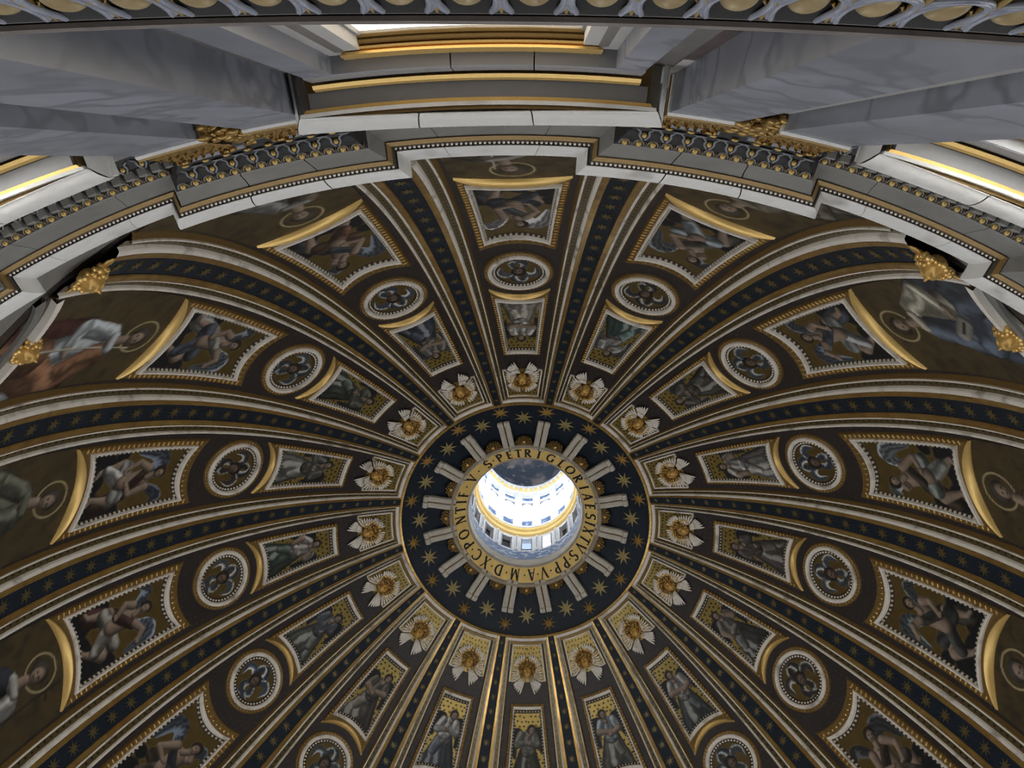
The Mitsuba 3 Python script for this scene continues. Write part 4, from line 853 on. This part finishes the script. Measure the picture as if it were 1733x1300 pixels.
# ------------------------------------------------------------------ window aedicules
def arc_sweep(prof, u=.33, n=28):
    """segmental pediment member: prof of (r, dz, du) over the arch; ends at u"""
    uu = np.linspace(-1, 1, n+1); rise = 2.25
    return grid(np.stack([Pz(uu*(u+du), r, 13.62+dz+rise*(1-uu*uu)) for r, dz, du in prof], 1))
def hor(prof, u, n=16): return grid(np.stack([Pz(np.linspace(-u-du, u+du, n+1), r, z) for r, z, du in prof], 1))
def closed_hor(prof, u, n=16):
    V, F = hor(prof+[prof[0]], u, n); m = len(prof)+1; N = n*m
    cap = [[0, i, i+1] for i in range(1, m-2)]; return V, np.vstack([F, cap, [[N, N+i+1, N+i] for i in range(1, m-2)]])
aed = [('jamb_pier', join([pbox_bev(-.268, -.222, 21.22, 21.75, 1.9, 12.3, 2, .02)]), 'm_marble', None), ('jamb_pier', join([pbox_bev(.222, .268, 21.22, 21.75, 1.9, 12.3, 2, .02)]), 'm_marble', None),
       ('jamb_strip', join([pbox_bev(-.222, -.178, 21.50, 21.9, 1.9, 12.0, 2, .03), pbox_bev(-.205, -.19, 21.44, 21.6, 1.9, 12.0, 1, .02)]), 'm_darkmarble', None), ('jamb_strip', join([pbox_bev(.178, .222, 21.50, 21.9, 1.9, 12.0, 2, .03), pbox_bev(.19, .205, 21.44, 21.6, 1.9, 12.0, 1, .02)]), 'm_darkmarble', None),
       ('wall_panel', join([pbox_bev(-.345, -.268, 21.42, 21.6, 1.9, 13.4, 2, .01)]), 'm_porphyry', 'dark porphyry strip'), ('wall_panel', join([pbox_bev(.268, .345, 21.42, 21.6, 1.9, 13.4, 2, .01)]), 'm_porphyry', 'dark porphyry strip'),
       ('inlay', pbox(-.322, -.292, 21.41, 21.5, 1.9, 13.3, 2), 'm_darkmarble', None), ('inlay', pbox(.292, .322, 21.41, 21.5, 1.9, 13.3, 2), 'm_darkmarble', None),
       ('gilt_head_moulding', closed_hor([(21.50, 12.02, .006), (21.485, 11.975, .008), (21.46, 11.99, .012), (21.45, 12.05, .014), (21.435, 12.0, .016), (21.40, 11.985, .02), (21.38, 12.03, .02), (21.38, 12.3, .02), (21.50, 12.3, .006)], .178), 'm_goldlip', 'gilt moulding over the window'),
       ('gilt_inner_moulding', closed_hor([(21.63, 11.93, 0), (21.615, 11.89, .0), (21.585, 11.90, .002), (21.575, 11.955, .003), (21.555, 11.92, .004), (21.525, 11.935, .005), (21.51, 12.0, .006), (21.51, 12.3, .006), (21.63, 12.3, 0)], .166), 'm_goldbrown', None),
       ('gilt_strip', closed_hor([(21.09, 12.98, 0), (21.11, 12.84, 0), (21.16, 12.80, 0), (21.2, 12.98, 0)], .27), 'm_goldlip', 'gilt strip'),
       ('soffit_panel', closed_hor([(20.86, 13.02, .0), (21.09, 13.02, 0), (21.09, 13.2, 0), (20.86, 13.2, 0)], .285), 'm_bluegrey', 'grey soffit'),
       ('soffit_gilt_edge', closed_hor([(20.82, 12.99, .005), (20.87, 12.985, .0), (20.87, 13.2, 0), (20.82, 13.2, .005)], .292), 'm_goldlip', None),
       ('horizontal_fillet', closed_hor([(20.77, 12.97, .008), (20.82, 12.965, .006), (20.82, 13.3, .006), (20.77, 13.3, .008)], .296), 'm_stone', None),
       ('cornice_bed', pbox(-.29, .29, 20.72, 21.4, 13.12, 13.3, 10), 'm_goldbrown', None),
       ('pediment', join([pbox(-.31, .31, 20.66, 21.45, 13.4, 13.9, 8), pbox(-.22, .22, 20.70, 21.45, 13.9, 14.4, 6), pbox(-.11, .11, 20.74, 21.45, 14.4, 14.9, 4)]), 'm_stone', None)]
lint = [(-.27, -.035), (-.035, .095), (.095, .27)]
aed_s = [(nm, S(m, mt, 30), lb) for nm, m, mt, lb in aed]
for a, b in lint:
    aed_s.append(('lintel_block', S(pbox_bev(a+.001, b-.001, 21.20, 21.7, 12.3, 12.85, 5, .02), 'm_bluegrey'), None))
for a, b in ((-1, -.33), (-.33, .3), (.3, 1)):     # white cyma of the window cornice, its front flatter than the drum's curve
    uu = np.linspace(a+(.004 if a > -1 else 0), b-(.004 if b < 1 else 0), 12); q2 = uu*uu
    pr = [(20.685+.105*q2, 13.16, .292), (20.68+.105*q2, 13.02, .292), (20.665+.105*q2, 13.0, .294), (20.655+.104*q2, 13.05, .296), (20.62+.10*q2, 13.07, .299), (20.57+.096*q2, 13.13, .303), (20.525+.092*q2, 13.24, .307), (20.50+.09*q2, 13.36, .31), (20.50+.09*q2, 13.46, .31), (20.9+0*q2, 13.48, .31)]
    aed_s.append(('cyma_block', S(grid(np.stack([Pz(uu*w_*1.04, r_, z_) for r_, z_, w_ in pr], 1)), 'm_stone', 35), None))
for sg in (-1, 1):   # returns of the cornice at both ends
    rr8 = np.linspace(0, 1, 6); prr = [(20.79, 13.02, .296), (20.76, 13.06, .298), (20.70, 13.12, .303), (20.64, 13.24, .307), (20.59, 13.36, .31), (20.59, 13.46, .31)]
    aed_s.append(('cornice_return', S(grid(np.stack([Pz(sg*w_*1.04, r_+(21.42-r_)*rr8, z_) for r_, z_, w_ in prr], 1)), 'm_stone', 35), None))
for k in (-2, -1, 0, 1, 2):
    nm = {0: 'over the bright window strip at the top of the picture', 1: 'at the upper right edge of the picture', -1: 'at the upper left edge of the picture', 2: 'in the second bay to the right', -2: 'in the second bay to the left'}[k]
    if abs(k) == 2: continue
    key = thing('window_surround', f'marble window surround with white curved pediment and gilt mouldings, {nm}', 'window surround', 'window surrounds of the drum')
    for n_, sh, lb in aed_s: put(key, n_, sh, k, lb)

# ------------------------------------------------------------------ dome foot: lunette arches and gilt heads above the cornice
def lun_arch(R_, w, n0, h, zt):
    lim = math.asin(2.62/R_); a = np.linspace(-lim, lim, 44); zc = zt-R_; P = []
    for dr_, hh in ((0, 0), (0, h), (-w, h), (-w, 0)):
        x, z = (R_+dr_)*np.sin(a), zc+(R_+dr_)*np.cos(a); r = np.where(z > CZ, CR+np.sqrt(np.maximum(RR**2-(z-CZ)**2, 0)), 21.01)-n0-hh
        P.append(np.stack([-r*np.sin(x/21), r*np.cos(x/21), z], 1))
    return grid(np.stack(P, 1))
ar1, ar2 = S(lun_arch(3.75, .26, .03, .22, 26.36), 'm_white', 30), S(lun_arch(3.2, .34, .02, .12, 25.8), 'm_greystone', 30)
def foot_head(r, z):
    x, y, w, F = face_mesh(); face = (np.stack([x*.32, r-.24-w*.34, z+y*.42], 1), F); cs = []
    for i in range(24):
        a = -2.2+i/23*4.4; e = US6[0]*(.085+.02*math.sin(i*5)); cs.append((np.stack([.36*math.sin(a)+e[:, 0], r-.30+.05*math.cos(i*3)+e[:, 1], z+.02+.46*math.cos(a)+e[:, 2]], 1), US6[1]))
    for i in range(26):
        a = i/26*2*PI; e = US6[0]*(.10+.03*math.sin(i*5)); cs.append((np.stack([.46*math.sin(a)+e[:, 0], r-.16+.06*math.cos(i*3)+e[:, 1], z+.06+.52*math.cos(a)+e[:, 2]], 1), US6[1]))
    wing = []
    for sg in (-1, 1):
        for i in range(5):
            e = US8[0]; t = (e[:, 2]+1)/2; an = 1.9-.32*i; wing.append((np.stack([sg*(.34+(t*.5)*math.sin(an)+e[:, 0]*.07*math.cos(an)), r-.12+e[:, 1]*.05, z+.1+(t*.5)*math.cos(an)-e[:, 0]*.07*math.sin(an)], 1), US8[1]))
    return [('face', S(face, 'm_goldface', True)), ('curls', S(join(cs), 'm_goldlip', True)), *[('wing', S(join(w), 'm_goldrelief', True)) for w in (wing[:5], wing[5:])]]
kh, rh = foot_head(20.98, 26.3), foot_head(20.75, 24.3)
base_block = S(pbox(-.09, .09, 20.72, 21.1, 23.2, 24.9, 3), 'm_greystone')
for k in (-2, 2):
    key = thing('lunette_arch', f'white and grey arched moulding rising from the cornice at the {"right" if k > 0 else "left"} edge', 'arch', 'lunette arches')
    put(key, 'archivolt', ar1, k); put(key, 'inner_band', ar2, k, label='grey inner band')
    key = thing('gilt_mask', f'gilt winged head on the crown of the arch at the {"right" if k > 0 else "left"} edge of the picture', 'mask', 'gilt masks at the foot of the dome')
    for nm, sh in kh: put(key, nm, sh, k)
for h in (-1.5, 1.5):
    key = thing('gilt_mask', f'gilt head at the rib foot beside the {"right" if h > 0 else "left"} corner of the white cornice', 'mask', 'gilt masks at the foot of the dome')
    for nm, sh in rh: put(key, nm, sh, h)

# ------------------------------------------------------------------ egg and dart sill close overhead
SZ = 2.2
sc = thing('egg_and_dart_sill', 'grey and gilt egg-and-dart moulding close overhead along the top edge of the picture', 'moulding')
TW = T().translate([0, 20, 0]).rotate([0, 0, 1], -.2).translate([0, -20, 0])
def sill(prof): return grid(np.stack([Pz(np.linspace(-.6, .8, 121), r, z) for r, z in prof], 1))
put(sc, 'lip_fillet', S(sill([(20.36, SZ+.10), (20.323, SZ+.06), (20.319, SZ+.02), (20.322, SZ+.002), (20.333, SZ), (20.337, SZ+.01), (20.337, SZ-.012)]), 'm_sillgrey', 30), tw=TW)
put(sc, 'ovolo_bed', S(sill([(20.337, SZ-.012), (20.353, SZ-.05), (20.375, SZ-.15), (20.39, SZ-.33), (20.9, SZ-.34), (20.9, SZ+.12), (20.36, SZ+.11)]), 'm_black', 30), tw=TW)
mat('m_sillgrey', proc(lambda p, n, uv: mix((.12, .105, .10), (.24, .215, .205), fbm(p.x*14, p.y*14, p.z*14, 3))), .4)
mat('m_sillegg', proc(lambda p, n, uv: mix((.30, .22, .11), (.52, .41, .23), fbm(p.x*18, p.y*18, p.z*18, 3))), .30, .2)
mat('m_sillgilt', (.50, .34, .12), .4, .5)
mat('m_sillblue', proc(lambda p, n, uv: mix((.20, .215, .27), (.38, .40, .47), fbm(p.x*16, p.y*16, p.z*16, 3))), .18)
def sp(x, y, z): return np.stack([x+0*z, 20.36+y, SZ-.125+z], -1)      # x along, y outward, z up
E2 = ico(3)
egg_s = S((sp(E2[0][:, 0]*.043, .012+E2[0][:, 1]*.034, E2[0][:, 2]*.088), E2[1]), 'm_sillegg', True)
def curl_m():
    ms = []
    for w, rad, off in ((.97, .008, 0), (1.12, .008, .004)):
        q = curve([(-.052, .112), (-.064, .05), (-.066, -.03), (-.045, -.095), (0, -.125), (.045, -.095), (.066, -.03), (.064, .05), (.052, .112)], 34)
        ms.append(tube(sp(q[:, 0]*w, -.012+off-.10*q[:, 1]*.6, q[:, 1]*(1+.12*(w-1))), rad, 7))
    return join(ms)
curl_s = S(curl_m(), 'm_sillblue', True)
dart_s = S(join([tube(sp(np.zeros(4), np.array([-.02, -.006, .0, .01]), np.array([.11, .04, -.03, -.14])), [.004, .010, .016, .006], 6), tube(sp(np.array([-.026, 0, .026]), np.array([-.0, -.006, -.0]), np.array([-.01, .035, -.01])), [.004, .011, .004], 6)]), 'm_sillgilt', True)
phi0 = math.degrees(math.atan2(.782, 20)); STEP = math.degrees(105.6*2.11/1521.8/20.33)
for i in range(-9, 10):
    ang = phi0+STEP*(i-1.06)
    put(sc, 'egg', egg_s, tw=TW @ T().rotate([0, 0, 1], ang)); put(sc, 'curl', curl_s, tw=TW @ T().rotate([0, 0, 1], ang))
    put(sc, 'dart', dart_s, tw=TW @ T().rotate([0, 0, 1], ang+STEP/2))
